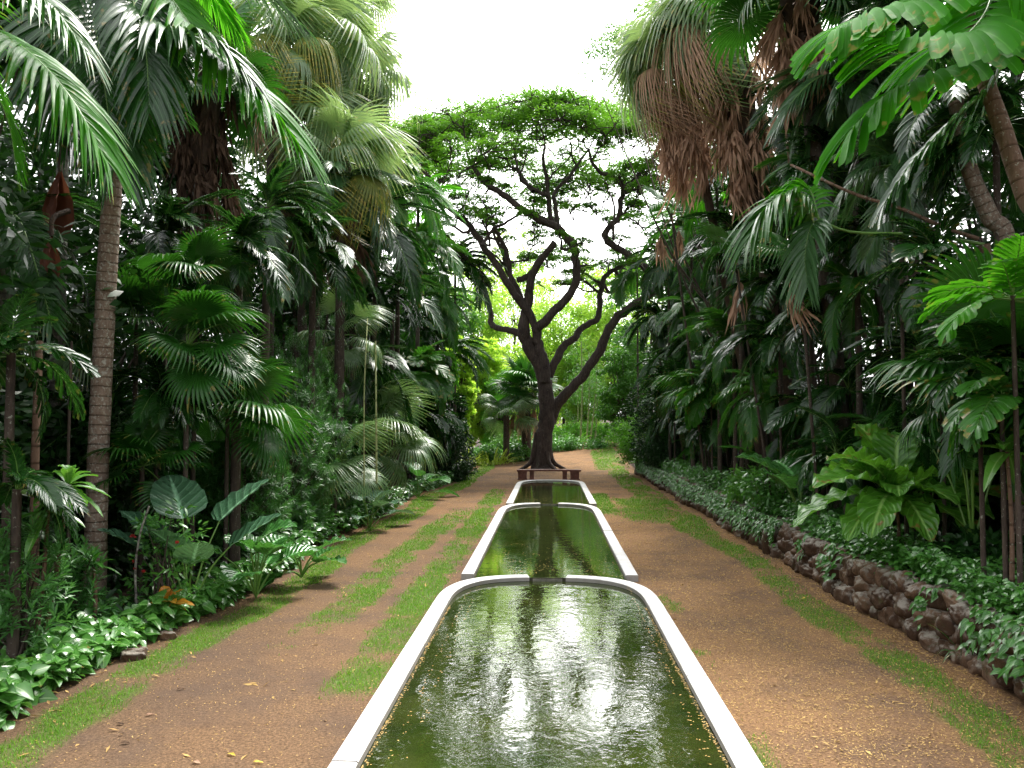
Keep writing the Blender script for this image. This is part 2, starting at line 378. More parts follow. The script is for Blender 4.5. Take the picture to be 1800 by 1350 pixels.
def water_mat(name, amp, sc):
    m, nt, N, Lk = nmat(name); geo = N.new('ShaderNodeNewGeometry'); pos = geo.outputs['Position']
    mp = N.new('ShaderNodeMapping'); mp.inputs['Scale'].default_value = (.95, .9, 1); Lk.new(pos, mp.inputs[0])
    h = mth(nt, 'ADD', noise(nt, mp.outputs[0], sc, 3, .5, .6), mth(nt, 'MULTIPLY', noise(nt, mp.outputs[0], sc * 3.1, 2, .5, .4), .35))
    calm = ramp(nt, noise(nt, pos, .7, 2), .35, .65, .45, 1)
    h = mth(nt, 'MULTIPLY', h, calm)
    b = N.new('ShaderNodeBump'); b.inputs['Strength'].default_value = 1; b.inputs['Distance'].default_value = amp
    Lk.new(h, b.inputs['Height'])
    fr = N.new('ShaderNodeFresnel'); fr.inputs['IOR'].default_value = 1.6; Lk.new(b.outputs[0], fr.inputs['Normal'])
    gl = N.new('ShaderNodeBsdfGlossy'); gl.inputs['Roughness'].default_value = .012; Lk.new(b.outputs[0], gl.inputs['Normal']); gl.inputs[0].default_value = (1, 1, 1, 1)
    tr = N.new('ShaderNodeBsdfTransparent'); tr.inputs[0].default_value = (.36, .50, .22, 1)
    df = N.new('ShaderNodeBsdfDiffuse'); Lk.new(mixc(nt, ramp(nt, noise(nt, pos, 1.3, 4, .6), .3, .7, 0, 1), (.018, .036, .006), (.070, .088, .018)), df.inputs[0])
    m1 = N.new('ShaderNodeMixShader'); m1.inputs[0].default_value = .45; Lk.new(tr.outputs[0], m1.inputs[1]); Lk.new(df.outputs[0], m1.inputs[2])
    m2 = N.new('ShaderNodeMixShader'); Lk.new(fr.outputs[0], m2.inputs[0]); Lk.new(m1.outputs[0], m2.inputs[1]); Lk.new(gl.outputs[0], m2.inputs[2])
    o = N.new('ShaderNodeOutputMaterial'); Lk.new(m2.outputs[0], o.inputs[0]); return m
MT['water1'] = water_mat('water_rippled', .0042, 5.6)
MT['water2'] = water_mat('water_calm', .0022, 4.5)

# ------------------------------------------------------------------ pools: plan outlines
POOLS = [  # centre x, half outer width, y near, y shoulder, y apex, coping top z, water z
    (-.03, 1.60, 3.2, 11.7, 13.75, .07, -.005),
    (.0, 1.44, 13.2, 22.9, 25.4, .105, .045),
    (.06, 1.36, 24.6, 32.6, 34.9, .135, .085),
]
CW = .205
def far_arc(cx, hw, ysh, yap, inset=0, n=48):
    """from right shoulder over the apex to left shoulder"""
    a = hw - inset; b = yap - ysh - inset
    th = np.linspace(0, PI, n); e = 2 / 2.9
    x = cx + a * np.sign(np.cos(th)) * np.abs(np.cos(th)) ** e
    y = ysh + b * np.abs(np.sin(th)) ** e
    return np.stack([x, y], 1)
def in_pool(x, y, inset=0.):
    r = np.zeros(np.shape(x), bool)
    for cx, hw, y0, ysh, yap, zt, zw in POOLS:
        a = hw - inset; b = yap - ysh - inset
        u = np.abs((x - cx) / a); v = np.maximum((y - ysh) / b, 0)
        r |= (u ** 2.9 + v ** 2.9 < 1) & (y > y0)
    return r

# ------------------------------------------------------------------ terrain
WALLX = 4.32
def wallx(y):
    return WALLX + .06 * np.sin(np.asarray(y) * .9) + smooth(36, 62, np.asarray(y)) * .4
def H(x, y):
    x = np.asarray(x, float); y = np.asarray(y, float)
    h = smooth(40, 62, y) * (.25 + .85 * smooth(-5, 4, x)) + smooth(62, 130, y) * 2.0
    h = h - smooth(50, 60, y) * smooth(-1, -6, x) * .8
    up = smooth(.12, .22, x - wallx(y)) * (.58 - .5 * smooth(34, 46, y))
    h = h + up + smooth(5, 14, np.abs(x)) * .25 + .02 * (fbm(x * .7, y * .7, 3) - .5) * smooth(1.6, 2.2, np.abs(x))
    return h
def bed_edge(y):   # left bed edge x
    return -4.75 + .12 * np.sin(y * .6) + .25 * (fbm(y * .35, y * 0 + 3, 4) - .5) + .5 * smooth(24, 40, y)
def grass_mask(x, y):
    n = fbm(x * 1.6, y * 1.1, 21); n2 = fbm(x * 5, y * 4, 31)
    e = bed_edge(y)
    def band(lo, hi, w=.18): return smooth(lo - w, lo + w, x) * (1 - smooth(hi - w, hi + w, x))
    L1 = band(e + .30, e + .95 + .25 * smooth(16, 24, y)) * 1.0
    L2 = band(-3.35 + .02 * (y - 10), -2.45 + .1 * smooth(16, 24, y) * 4, .25) * (.35 * smooth(6.5, 8.5, y) + .65 * smooth(9.5, 11.5, y)) * (1 - smooth(22, 27, y))
    L2 = L2 * (.55 + .45 * smooth(9, 11, y))
    L3 = band(-2.25, -1.5, .25) * smooth(6.8, 8.6, y) * (1 - smooth(30, 33, y))
    w = wallx(y)
    R1 = band(w - .95 - .5 * smooth(15, 24, y), w - .30, .15) * (1 - .0 * y)
    R2 = band(2.0, 3.6, .3) * smooth(20, 22, y) * (1 - smooth(27, 30, y)) * .9
    R3 = band(1.3, 2.05, .15) * smooth(22, 24, y) * (1 - smooth(29, 31, y))
    R4 = band(1.5, 1.85, .1) * (1 - smooth(12, 13, y)) * .45
    R5 = band(2.5, 4.0, .3) * smooth(40, 44, y) * (1 - smooth(52, 56, y))
    FAR = smooth(52, 58, y) * smooth(1.5, -1, x)
    a = np.max(np.broadcast_arrays(L1 * .95, L2 * .9, L3 * .92, R1 * .85, R2, R3, R4, R5, FAR), axis=0)
    n = .6 * n + .4 * fbm(x * 3.2, y * .5, 91)
    g = smooth(.58, .86, a * .46 + n * .58 + n2 * .34 - .09)
    return g * (a > .05) * (~in_pool(x, y, -.02))
def build_ground():
    xs = np.concatenate([-np.geomspace(300, 8, 26), np.arange(-7.6, 6.2, .07), np.geomspace(6.4, 300, 26)])
    ys = np.concatenate([[-60, -20, -5, 0, 2, 3], np.arange(3.4, 20, .09), np.arange(20, 62, .2), np.geomspace(62.5, 400, 30)])
    X, Y = np.meshgrid(xs, ys); Z = H(X, Y)
    ins = in_pool(X, Y, .10); Z = np.where(ins, -.75, Z)
    g = grass_mask(X, Y)
    e = bed_edge(Y)
    bed = np.maximum(smooth(.15, -.25, X - e + .3 * (fbm(X * 2, Y * 2, 9) - .5)), smooth(-.02, .1, X - wallx(Y)))
    bed = np.where(Y > 58, np.maximum(bed, smooth(60, 64, Y)), bed)
    warm = np.clip(.25 + .5 * smooth(-.5, 1.5, X) + .45 * smooth(12, 24, Y) + .5 * (fbm(X * .8, Y * .5, 44) - .5) - .25 * smooth(8, 5, Y) * (X > 0), 0, 1)
    mb = MB(); nx = len(xs); ny = len(ys)
    i = np.arange(ny - 1)[:, None] * nx + np.arange(nx - 1)[None]
    q = np.stack([i, i + 1, i + nx + 1, i + nx], -1).reshape(-1, 4)
    mb.add(np.stack([X, Y, Z], -1), q, np.stack([g, bed, warm], -1))
    tag(obj('ground', mb, MT['ground']), kind='structure')
build_ground()

def build_pools():
    labs = ['long white coped garden pool nearest the viewer with rippled dark water',
            'middle garden pool with white coping reflecting the tree trunk',
            'small far garden pool between the middle pool and the bench']
    for k, (cx, hw, y0, ysh, yap, zt, zw) in enumerate(POOLS):
        root = empty('garden_pool', (0, 0, 0), labs[k], 'pool', 'garden pools in a row')
        outer = far_arc(cx, hw, ysh, yap); inner = far_arc(cx, hw, ysh, yap, CW)
        # close with straight sides
        ylist = np.arange(ysh, y0, -.55)[1:]
        def full(arc, a):
            r = np.array([[cx + a, yy] for yy in list(ylist)[::-1] + []]); l = np.array([[cx - a, yy] for yy in ylist])
            return np.vstack([r, arc, l])
        O = full(outer, hw); I = full(inner, hw - CW)
        # split into slabs, with the notch at the middle of the arc
        n = len(O); slabs = []; cur = [0]; acc = 0
        mid = n // 2
        brk = set()
        L = np.concatenate([[0], np.cumsum(np.linalg.norm(np.diff(O, axis=0), axis=1))])
        nexts = [2.7, 2.2, 3.1, 2.5, 2.9, 2.4, 2.6, 3.0]
        def slab(ids, gap):
            mb = MB(); o = O[ids].copy(); i_ = I[ids].copy()
            # shrink ends for the joint
            for arr in (o, i_):
                arr[0] += unit(arr[1] - arr[0]) * gap; arr[-1] += unit(arr[-2] - arr[-1]) * gap
            m = len(ids); jz = rng.normal(0, .003)
            rows = []
            bev = .012
            for (a, z) in ((0, -.75 if False else zt - .16), (0, zt - bev), (bev, zt), (CW - bev, zt), (CW, zt - bev), (CW, zt - .07)):
                t = a / CW; rows.append(np.column_stack([o * (1 - t) + i_ * t, np.full(m, z + jz)]))
            V = np.stack(rows, 1); K = V.shape[1]
            ii = np.arange(m - 1)[:, None] * K + np.arange(K - 1)[None]
            mb.add(V, np.stack([ii, ii + K, ii + K + 1, ii + 1], -1).reshape(-1, 4))
            mb.add(V[0], [[0, 1, 2, 3], [0, 3, 4, 5]]); mb.add(V[-1], [[3, 2, 1, 0], [5, 4, 3, 0]])
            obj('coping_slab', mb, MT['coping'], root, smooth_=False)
        # half-width of notch in metres
        notch = .19 if k < 2 else 0
        def run(ids):
            s = 0; c = 0
            while s < len(ids) - 1:
                tl = nexts[(c + k) % 8]; e = s + 1
                while e < len(ids) - 1 and L[ids[e]] - L[ids[s]] < tl: e += 1
                if len(ids) - 1 - e < 3: e = len(ids) - 1
                slab(np.array(ids[s:e + 1]), .010); s = e; c += 1
        if notch:
            right = [i for i in range(n) if i < mid and O[i][0] > cx + notch or (i < mid and O[i][1] < ysh)]
            left = [i for i in range(n) if i >= mid and O[i][0] < cx - notch or (i > mid and O[i][1] < ysh)]
            run(right); run(left)
            # spillway lip inside the notch
            mb = MB()
            box(mb, (cx, yap - CW / 2, POOLS[k + 1][6] - .068), (notch * 2 + .1, CW + .02, .12))
            obj('spillway', mb, MT['lip'], root, smooth_=False)
        else:
            run(list(range(n)))
        # basin walls and floor
        mb = MB(); W = far_arc(cx, hw, ysh, yap, CW - .012)
        WW = full(W, hw - CW + .012)
        V = np.stack([np.column_stack([WW, np.full(len(WW), zt - .02)]), np.column_stack([WW, np.full(len(WW), zw - .40)])], 1)
        m_ = len(WW); ii = np.arange(m_ - 1) * 2
        mb.add(V, np.stack([ii, ii + 1, ii + 3, ii + 2], -1))
        if notch:
            pass
        obj('basin_wall', mb, MT['basinwall'], root)
        mb = MB(); Fp = np.column_stack([WW, np.full(len(WW), zw - .38)])
        c0 = np.stack([np.full(len(WW), cx), np.clip(WW[:, 1], None, ysh), np.full(len(WW), zw - .38)], 1)
        V = np.stack([Fp, c0], 1); mb.add(V, np.stack([ii, ii + 2, ii + 3, ii + 1], -1))
        obj('basin_floor', mb, MT['basin'], root)
        # water
        mb = MB(); e = .03
        if k:
            pc, ph, _, ps, pa, _, _ = POOLS[k - 1]; na = far_arc(pc, ph, ps, pa, .12, 60)[::-1]; na = na[np.abs(na[:, 0] - cx) < hw - CW + e]
        else: na = np.array([[cx - hw + CW - e, y0], [cx + hw - CW + e, y0]])
        Wt = np.vstack([na, far_arc(cx, hw, ysh, yap, CW - e)])
        mb.add(np.column_stack([Wt, np.full(len(Wt), zw)]), [list(range(len(Wt)))])
        tag(obj('pool_water', mb, MT['water1'] if k == 0 else MT['water2']), kind='structure')
build_pools()

def scatter_ground():
    # grass blades
    mb = MB()
    def blades(x0, x1, y0, y1, dens, h, w):
        n = int((x1 - x0) * (y1 - y0) * dens)
        x = rng.uniform(x0, x1, n); y = rng.uniform(y0, y1, n); g = grass_mask(x, y)
        k = rng.random(n) < g * .9 + .02 * (g > .001); x = x[k]; y = y[k]; n = len(x)
        if not n: return
        az = rng.uniform(0, 2 * PI, n); tl = rng.uniform(.1, .9, n)
        d = np.stack([np.cos(az) * tl, np.sin(az) * tl, np.ones(n)], 1)
        nn = np.stack([-np.cos(az), -np.sin(az), np.full(n, .4)], 1)
        leaves(mb, np.stack([x, y, H(x, y) - .004], 1), d, nn, rng.uniform(.6, 1.4, n) * h, w, rng.uniform(0, .5, n), S=2, prof='blade', fold=0, C=1)
    for (xa, xb) in ((-5, -1.5), (1.4, 4.3)):
        blades(xa, xb, 6, 12, 2600, .045, .008)
        blades(xa, xb, 12, 20, 1300, .05, .012)
        blades(xa, xb, 20, 34, 500, .06, .022)
    blades(-5, 4.6, 34, 60, 160, .07, .04)
    tag(obj('grass', mb, MT['grass']), 'short green turf in strips and patches along the gravel paths', 'grass', kind='stuff')
    # litter flecks
    mb = MB()
    def fleck(x0, x1, y0, y1, dens, s, rn=(0, 1)):
        n = int((x1 - x0) * (y1 - y0) * dens); x = rng.uniform(x0, x1, n); y = rng.uniform(y0, y1, n)
        k = (~in_pool(x, y, -.03)) & (rng.random(n) < .35 + .65 * fbm(x * 1.5, y * 1.5, 60) * (x > 0) + .1); x = x[k]; y = y[k]; n = len(x)
        az = rng.uniform(0, 2 * PI, n); d = np.stack([np.cos(az), np.sin(az), rng.normal(0, .25, n)], 1)
        leaves(mb, np.stack([x, y, H(x, y) + .006], 1), d, np.stack([rng.normal(0, .3, n), rng.normal(0, .3, n), np.ones(n)], 1), rng.uniform(.5, 1.5, n) * s, s * .38, rng.uniform(-.2, .2, n), S=2, prof='leaf', fold=.3, rnd=rng.uniform(*rn, n) ** 1.3)
    fleck(-4.9, -1.6, 5.5, 12, 260, .022, (0, .9)); fleck(-4.9, -1.5, 12, 26, 160, .03)
    fleck(1.5, 4.3, 5.5, 12, 1000, .024); fleck(1.4, 4.3, 12, 26, 420, .034); fleck(-4.5, 4.3, 26, 48, 80, .045)
    fleck(-4.9, -1.6, 5.5, 14, 9, .07, (0, .5)); fleck(1.5, 4.3, 5.5, 14, 14, .06, (.2, .8)); fleck(-6.2, -4.4, 5.5, 20, 90, .06, (0, .5)); fleck(4.0, 4.35, 5.5, 20, 300, .045, (0, .6))
    tag(obj('leaf_litter', mb, MT['litter']), 'tiny dry yellow and rust leaflets strewn over the paths', 'leaf litter', kind='stuff')
    # leaflets floating on the water
    mb = MB()
    for k, dn in ((0, 2.0), (1, 70), (2, 60)):
        cx, hw, y0, ysh, yap, zt, zw = POOLS[k]
        n = int(2 * hw * (yap - y0) * dn); x = rng.uniform(cx - hw, cx + hw, n); y = rng.uniform(y0 + .4, yap, n)
        if k == 1: p = 1.0 * smooth(18.5, 14, y) * (.35 + .65 * (fbm(x * 2, y, 5) > .5)) + .02
        elif k == 2: p = smooth(29, 26, y) * .8 + .03
        else: p = np.full(n, .4)
        kp = in_pool(x, y, CW + .03) & (rng.random(n) < p)
        x = x[kp]; y = y[kp]; n = len(x); az = rng.uniform(0, 2 * PI, n)
        leaves(mb, np.stack([x, y, np.full(n, zw + .004)], 1), np.stack([np.cos(az), np.sin(az), np.zeros(n)], 1), (0, 0, 1), rng.uniform(.02, .05, n), .014, 0, S=2, prof='leaf', fold=.1, rnd=rng.uniform(.4, 1, n))
        # along the water line
        for a in (-1, 1):
            yy = rng.uniform(4, ysh, 420 if k == 0 else 150); n = len(yy); az = rng.uniform(0, 2 * PI, n)
            xx = cx + a * (hw - CW - np.abs(rng.normal(0, .018, n)) - .012)
            leaves(mb, np.stack([xx, yy, zw + .004 + rng.random(n) * .008], 1), np.stack([np.cos(az), np.sin(az), np.zeros(n)], 1), (0, 0, 1), rng.uniform(.012, .03, n), .012, 0, S=2, prof='leaf', fold=.1, rnd=rng.uniform(.2, 1, n))
    tag(obj('floating_leaflets', mb, MT['litter']), 'small yellow leaflets floating on the pools and along their edges', 'leaf litter', kind='stuff')
scatter_ground()

def fallen():
    spots = [(400, 1325, 'pale cream', 'yellowleaf', 'pale yellow fallen leaf lying flat near the bottom left corner'),
             (445, 1339, 'x', 'yellowleaf', 'cream fallen leaf on dirt, right of another pale one at the frame bottom'),
             (255, 1260, 'x', 'dead', 'curled brown fallen leaf on the left dirt path near the turf strip'),
             (210, 1310, 'x', 'dead_dark', 'dark curled leaf lying at the bottom of the left path'),
             (310, 1215, 'x', 'dead_dark', 'dark brown leaf lying just beside the left turf edge'),
             (338, 1340, 'x', 'dead', 'small tan fallen husk on dirt at the frame bottom'),
             (205, 1275, 'x', 'dead_dark', 'black twig-like leaf on the left path in front of the ground cover'),
             (1410, 1045, 'x', 'yellowleaf', 'pale leaf lying on the right turf strip')]
    for px, py, _, mt, lab in spots:
        d = FPX * CAMZ / (py - 740); p = P(px, py, d); mb = MB()
        a = rng.uniform(-.6, .6)
        leaves(mb, [[0, 0, 0]], [[math.cos(a), math.sin(a), .05]], [[0, 0, 1]], .08, .032, .1, S=7, prof='leaf', fold=.5, C=2, wave=.12, wf=1.5)
        o = obj('fallen_leaf', mb, MT[mt]); o.location = (p[0], p[1], H(p[0], p[1]) + .012); tag(o, lab, 'leaf', 'fallen leaves on the path')
fallen()

# ------------------------------------------------------------------ stone wall
def ico(sub):
    t = (1 + 5 ** .5) / 2
    v = [(-1, t, 0), (1, t, 0), (-1, -t, 0), (1, -t, 0), (0, -1, t), (0, 1, t), (0, -1, -t), (0, 1, -t), (t, 0, -1), (t, 0, 1), (-t, 0, -1), (-t, 0, 1)]
    f = [(0, 11, 5), (0, 5, 1), (0, 1, 7), (0, 7, 10), (0, 10, 11), (1, 5, 9), (5, 11, 4), (11, 10, 2), (10, 7, 6), (7, 1, 8), (3, 9, 4), (3, 4, 2), (3, 2, 6), (3, 6, 8), (3, 8, 9), (4, 9, 5), (2, 4, 11), (6, 2, 10), (8, 6, 7), (9, 8, 1)]
    v = [tuple(unit(x)) for x in v]
    for _ in range(sub):
        c = {}; nf = []
        def mid(a, b):
            k = (min(a, b), max(a, b))
            if k not in c: v.append(tuple(unit((np.array(v[a]) + v[b]) / 2))); c[k] = len(v) - 1
            return c[k]
        for a, b, d in f:
            x, y, z = mid(a, b), mid(b, d), mid(d, a); nf += [(a, x, z), (b, y, x), (d, z, y), (x, y, z)]
        f = nf
    return np.array(v), np.array(f)
ICO = {2: ico(2), 3: ico(3)}
def rock(mb, c, s, rz, sub, boxy=.6):
    v, f = ICO[sub]
    q = np.sign(v) * np.abs(v) ** boxy; q = q / np.max(np.abs(q))
    o = rng.random(3) * 50
    r = 1 + .42 * (vnoise(v[:, 0] * 1.3 + o[0], v[:, 1] * 1.3 + v[:, 2] * 1.1 + o[1], 7) - .5) + .22 * (vnoise(v[:, 0] * 3 + v[:, 2] * 2 + o[1], v[:, 1] * 3 - v[:, 2] + o[2], 8) - .5) + .20 * (vnoise(v[:, 0] * 7 + v[:, 2] * 5 + o[1], v[:, 1] * 7 - v[:, 2] * 3 + o[2], 9) - .5)
    q = q * r[:, None] * np.array(s) / 2
    cz, sn = math.cos(rz), math.sin(rz)
    q = np.stack([q[:, 0] * cz - q[:, 1] * sn, q[:, 0] * sn + q[:, 1] * cz, q[:, 2] + q[:, 1] * rng.normal(0, .12)], 1) + np.array(c)
    a = np.zeros((len(q), 3)); a[:, 2] = rng.random()
    mb.add(q, f, a)
def stone_wall():
    mb = MB(); y = 4.6
    while y < 40:
        near = y < 17; sub = 3 if near else 2
        if near and rng.random() < .28:
            w = rng.uniform(.55, .85); rock(mb, (wallx(y) + .20 + rng.normal(0, .03), y + w / 2, rng.uniform(.16, .26)), (.5, w * 1.05, rng.uniform(.6, .75)), rng.normal(0, .25), sub, rng.uniform(.6, .8))
            if rng.random() < .7: rock(mb, (wallx(y) + .34, y + w / 2, .58), (.4, w * .7, .2), rng.normal(0, .4), sub, .75)
            y += w * .9; continue
        seg = rng.uniform(.6, 1.0)
        for row in range(3):
            yy = y - rng.random() * .15; z = (.08, .30, .50)[row] + rng.normal(0, .025)
            while yy < y + seg:
                w = rng.choice([.2, .28, .36, .5]) * rng.uniform(.85, 1.15); h = rng.uniform(.22, .34)
                rock(mb, (wallx(y) + .12 + .05 * row + rng.normal(0, .035), yy + w / 2, z), (rng.uniform(.3, .42), w * 1.12, h), rng.normal(0, .35), sub, rng.uniform(.62, .95)); yy += w * .92
        y += seg
    tag(obj('stone_wall', mb, MT['stone']), 'low dry stacked wall of reddish brown boulders along the right path', 'wall')
stone_wall()
# edging stones on the left bed
for (px, py, s, lab) in ((440, 1160, .2, 'small mossy stone at the left bed edge among heart leaves'), (335, 1125, .16, 'little brown stone peeking out behind the left ground cover')):
    d = FPX * CAMZ / (py - 740); p = P(px, py, d); mb = MB(); rock(mb, (0, 0, .03), (s * 1.3, s, s * .7), .4, 3)
    o = obj('edging_stone', mb, MT['stone']); o.location = (min(p[0], -4.55), p[1], 0); tag(o, lab, 'stone')

# ------------------------------------------------------------------ bench
def bench():
    c = P(965, 842, 37.0); z0 = 0.0
    b = empty('garden_bench', (c[0], c[1], H(c[0], c[1])), 'low curved reddish brown bench in front of the big tree', 'bench')
    mb = MB(); n = 24; xs = np.linspace(-1.42, 1.42, n); yc = .22 * (xs / 1.42) ** 2 * -1
    rows = []
    for dy, z in ((-.2, .37), (-.2, .435), (-.185, .445), (.185, .445), (.2, .435), (.2, .37)):
        rows.append(np.stack([xs, yc + dy, np.full(n, z) + .0 * xs], 1))
    V = np.stack(rows + [rows[0]], 1); K = 7; i = np.arange(n - 1)[:, None] * K + np.arange(6)[None]
    mb.add(V, np.stack([i, i + 1, i + K + 1, i + K], -1).reshape(-1, 4)); mb.add(V[0], [[0, 5, 4, 1], [1, 4, 3, 2]]); mb.add(V[-1], [[0, 1, 4, 5], [1, 2, 3, 4]])
    obj('seat', mb, MT['bench'], b, smooth_=False)
    for x, w in ((-1.18, .40), (-.76, .20), (.70, .20), (1.14, .40)):
        mb = MB(); yy = -.22 * (x / 1.42) ** 2
        # tapered leg with foot and cap
        for z0, z1, k0, k1 in ((0, .05, 1.08, 1.08), (.05, .33, .92, .98), (.33, .371, 1.06, 1.06)):
            v = np.array([[x + sx * w / 2 * k, yy + sy * .15 * k, z] for z, k in ((z0, k0), (z1, k1)) for sx, sy in ((-1, -1), (1, -1), (1, 1), (-1, 1))])
            mb.add(v, [[0, 1, 5, 4], [1, 2, 6, 5], [2, 3, 7, 6], [3, 0, 4, 7], [4, 5, 6, 7], [3, 2, 1, 0]])
        obj('leg', mb, MT['bench'], b, smooth_=False)
bench()

# ------------------------------------------------------------------ fronds
def frond_mb(curve, npair=34, ll=.32, lw=.035, ang=(60, 25), droop=.5, vee=.25, bare=.14, prof='lance', S=4, rr=.012, fold=.3, m=0, mr=1, jit=.06, up=None, shape=0):
    """pinnate leaf along curve (k,3)"""
    mb = MB(); C = spline(curve, 24); L = np.sum(np.linalg.norm(np.diff(C, axis=0), axis=1))
    tube(mb, C, np.linspace(rr, rr * .2, 24), 4, m=mr, cap=False)
    s = np.linspace(bare, .995, npair); idx = s * 23; i0 = np.clip(idx.astype(int), 0, 22); fr = (idx - i0)[:, None]
    pos = C[i0] * (1 - fr) + C[i0 + 1] * fr; T = unit(C[i0 + 1] - C[i0])
    upv = np.array([0, 0, 1.]) if up is None else np.asarray(up, float)
    side = np.cross(T, upv); bad = np.linalg.norm(side, axis=1) < .15
    if bad.any():
        side[bad] = side[~bad][-1] if (~bad).any() else np.array([0, 1, 0])
    side = unit(side); nrm = unit(np.cross(side, T))
    tt = (s - bare) / (1 - bare)
    if shape == 0: lp = .45 + .55 * np.sin(PI * np.clip(tt * .86 + .14, 0, 1)) ** .8
    else: lp = np.where(tt < .7, .75 + .25 * tt / .7, 1 - .35 * (tt - .7) / .3)
    for sg in (-1, 1):
        a = np.radians(ang[0] + (ang[1] - ang[0]) * tt + rng.normal(0, 3, npair))
        d = T * np.cos(a)[:, None] + side * (sg * np.sin(a))[:, None] + nrm * (vee + rng.normal(0, jit, npair))[:, None]
        l = ll * L * lp * rng.uniform(.92, 1.06, npair)
        leaves(mb, pos + side * sg * rr * .3, d, nrm + side * sg * -.2 + T * .15, l, lw * L * (.6 + .4 * lp), droop * rng.uniform(.7, 1.3, npair), S=S, prof=prof, fold=fold, m=m)
    return mb
def std_curve(rise, sag, bend=0.):
    s = np.linspace(0, 1, 7); return np.stack([s * (1 - .15 * s * abs(sag)), bend * s ** 2, rise * s - sag * s ** 2], 1)
FR = {}
def defset(key, n, leafm, rachm, **kw):
    out = []
    for i in range(n):
        k = dict(kw); rise, sag = k.pop('rs', (.35, .6))
        mb = frond_mb(std_curve(rise + rng.uniform(-.08, .08), sag + rng.uniform(-.15, .15), rng.uniform(-.12, .12)), **k)
        out.append(mb.mesh('frond_' + key, [MT[leafm], MT[rachm]]))
    FR[key] = out
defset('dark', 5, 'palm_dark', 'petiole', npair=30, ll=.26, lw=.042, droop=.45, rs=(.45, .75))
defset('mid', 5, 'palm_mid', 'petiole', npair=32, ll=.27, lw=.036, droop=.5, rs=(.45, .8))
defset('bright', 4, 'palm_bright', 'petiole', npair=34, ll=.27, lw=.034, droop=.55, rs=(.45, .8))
defset('grey', 4, 'palm_grey', 'petiole', npair=42, ll=.28, lw=.026, droop=.7, rs=(.45, .9))
defset('long', 4, 'palm_dark', 'petiole', npair=46, ll=.22, lw=.022, droop=.5, rs=(.5, 1.2))
defset('fish', 4, 'palm_mid', 'petiole', npair=13, ll=.34, lw=.10, droop=.4, rs=(.35, .6), prof='blunt', fold=.35, ang=(70, 25), vee=.15)
defset('fishdark', 4, 'palm_dark', 'petiole', npair=15, ll=.30, lw=.085, droop=.4, rs=(.4, .7), prof='blunt', fold=.35, ang=(70, 25), vee=.15)
defset('fishbright', 3, 'palm_bright', 'petiole', npair=13, ll=.34, lw=.10, droop=.4, rs=(.35, .6), prof='blunt', fold=.35, ang=(70, 25), vee=.15)

def fan_mb(rad=1., nseg=38, spread=150, joint=.5, droop=.35, pet=.9, cup=.25, tipdroop=.9, fold=.55, mr=1, wid=1.0):
    """costapalmate leaf: petiole from origin along +X then a pleated fan"""
    mb = MB(); s = np.linspace(0, 1, 8)
    pc = np.stack([s * pet, 0 * s, .10 * pet * np.sin(s * PI)], 1)
    if pet > 0: tube(mb, pc, np.linspace(.018, .010, 8), 4, m=mr, cap=False)
    hub = np.array([pet, 0, 0])
    a = np.radians(np.linspace(-spread, spread, nseg))
    L = rad * (.72 + .28 * np.cos(a * .5)) * rng.uniform(.94, 1.04, nseg)
    S = 7; t = np.linspace(0, 1, S + 1)
    dth = 2 * math.radians(spread) / nseg
    V = np.zeros((nseg, S + 1, 3, 3)); A = np.zeros_like(V)
    for i in range(nseg):
        r = t * L[i]
        hw = np.where(t < joint, r * math.tan(dth / 2) * 1.02, joint * L[i] * math.tan(dth / 2) * 1.02 * np.clip((1 - t) / (1 - joint), 0.04, 1) ** .75) * wid
        dirv = np.array([math.cos(a[i]), math.sin(a[i]), cup * (1 - .5 * math.cos(a[i]))]); side = np.array([-math.sin(a[i]), math.cos(a[i]), 0])
        c = hub + dirv * r[:, None]
        td = tipdroop * rng.uniform(.6, 1.4); tt = np.clip((t - joint * .8) / (1 - joint * .8), 0, 1)
        dz = -droop * r * t - td * L[i] * .45 * tt ** 2
        c[:, 2] += dz; c = c - dirv * (np.array([1, 1, 0]))[None] * (td * .18 * L[i] * tt ** 2)[:, None]
        for j, u in enumerate((-1, 0, 1)):
            V[i, :, j] = c + side * (u * hw)[:, None]; V[i, :, j, 2] += (abs(u) - .5) * fold * hw
            A[i, :, j, 0] = u * .5 + .5; A[i, :, j, 1] = t; A[i, :, j, 2] = rng.random() * .35 + .3
    A[..., 2] += rng.normal(0, .02)
    K = 3; ii = np.arange(S)[:, None] * K + np.arange(2)[None]; q = np.stack([ii, ii + 1, ii + K + 1, ii + K], -1).reshape(-1, 4)
    mb.add(V, (q[None] + (np.arange(nseg) * (S + 1) * K)[:, None, None]).reshape(-1, 4), A, 0)
    return mb
def dead_fan_mb(rad=1.):
    """collapsed dead fan hanging down: petiole out and down, segments bunched along -Z"""
    mb = MB(); s = np.linspace(0, 1, 8)
    pc = np.stack([.5 * s, 0 * s, -.55 * s ** 2 - .05 * s], 1); tube(mb, pc, np.linspace(.016, .010, 8), 4, m=0, cap=False)
    n = 30; hub = pc[-1]; a = rng.uniform(-1, 1, n)
    d = np.stack([.15 + .20 * rng.normal(size=n), a * .30 + rng.normal(0, .12, n), -np.ones(n)], 1)
    leaves(mb, np.repeat(hub[None], n, 0) + rng.normal(0, .01, (n, 3)), d, np.stack([np.ones(n), a * 1.5 + rng.normal(0, .5, n), np.zeros(n)], 1), rad * rng.uniform(.45, 1.1, n), rng.uniform(.025, .055, n), rng.uniform(-.2, .5, n), S=7, prof='narrow', fold=.9, wave=.9, wf=1.7, curl=rng.uniform(-.15, .15, n))
    return mb
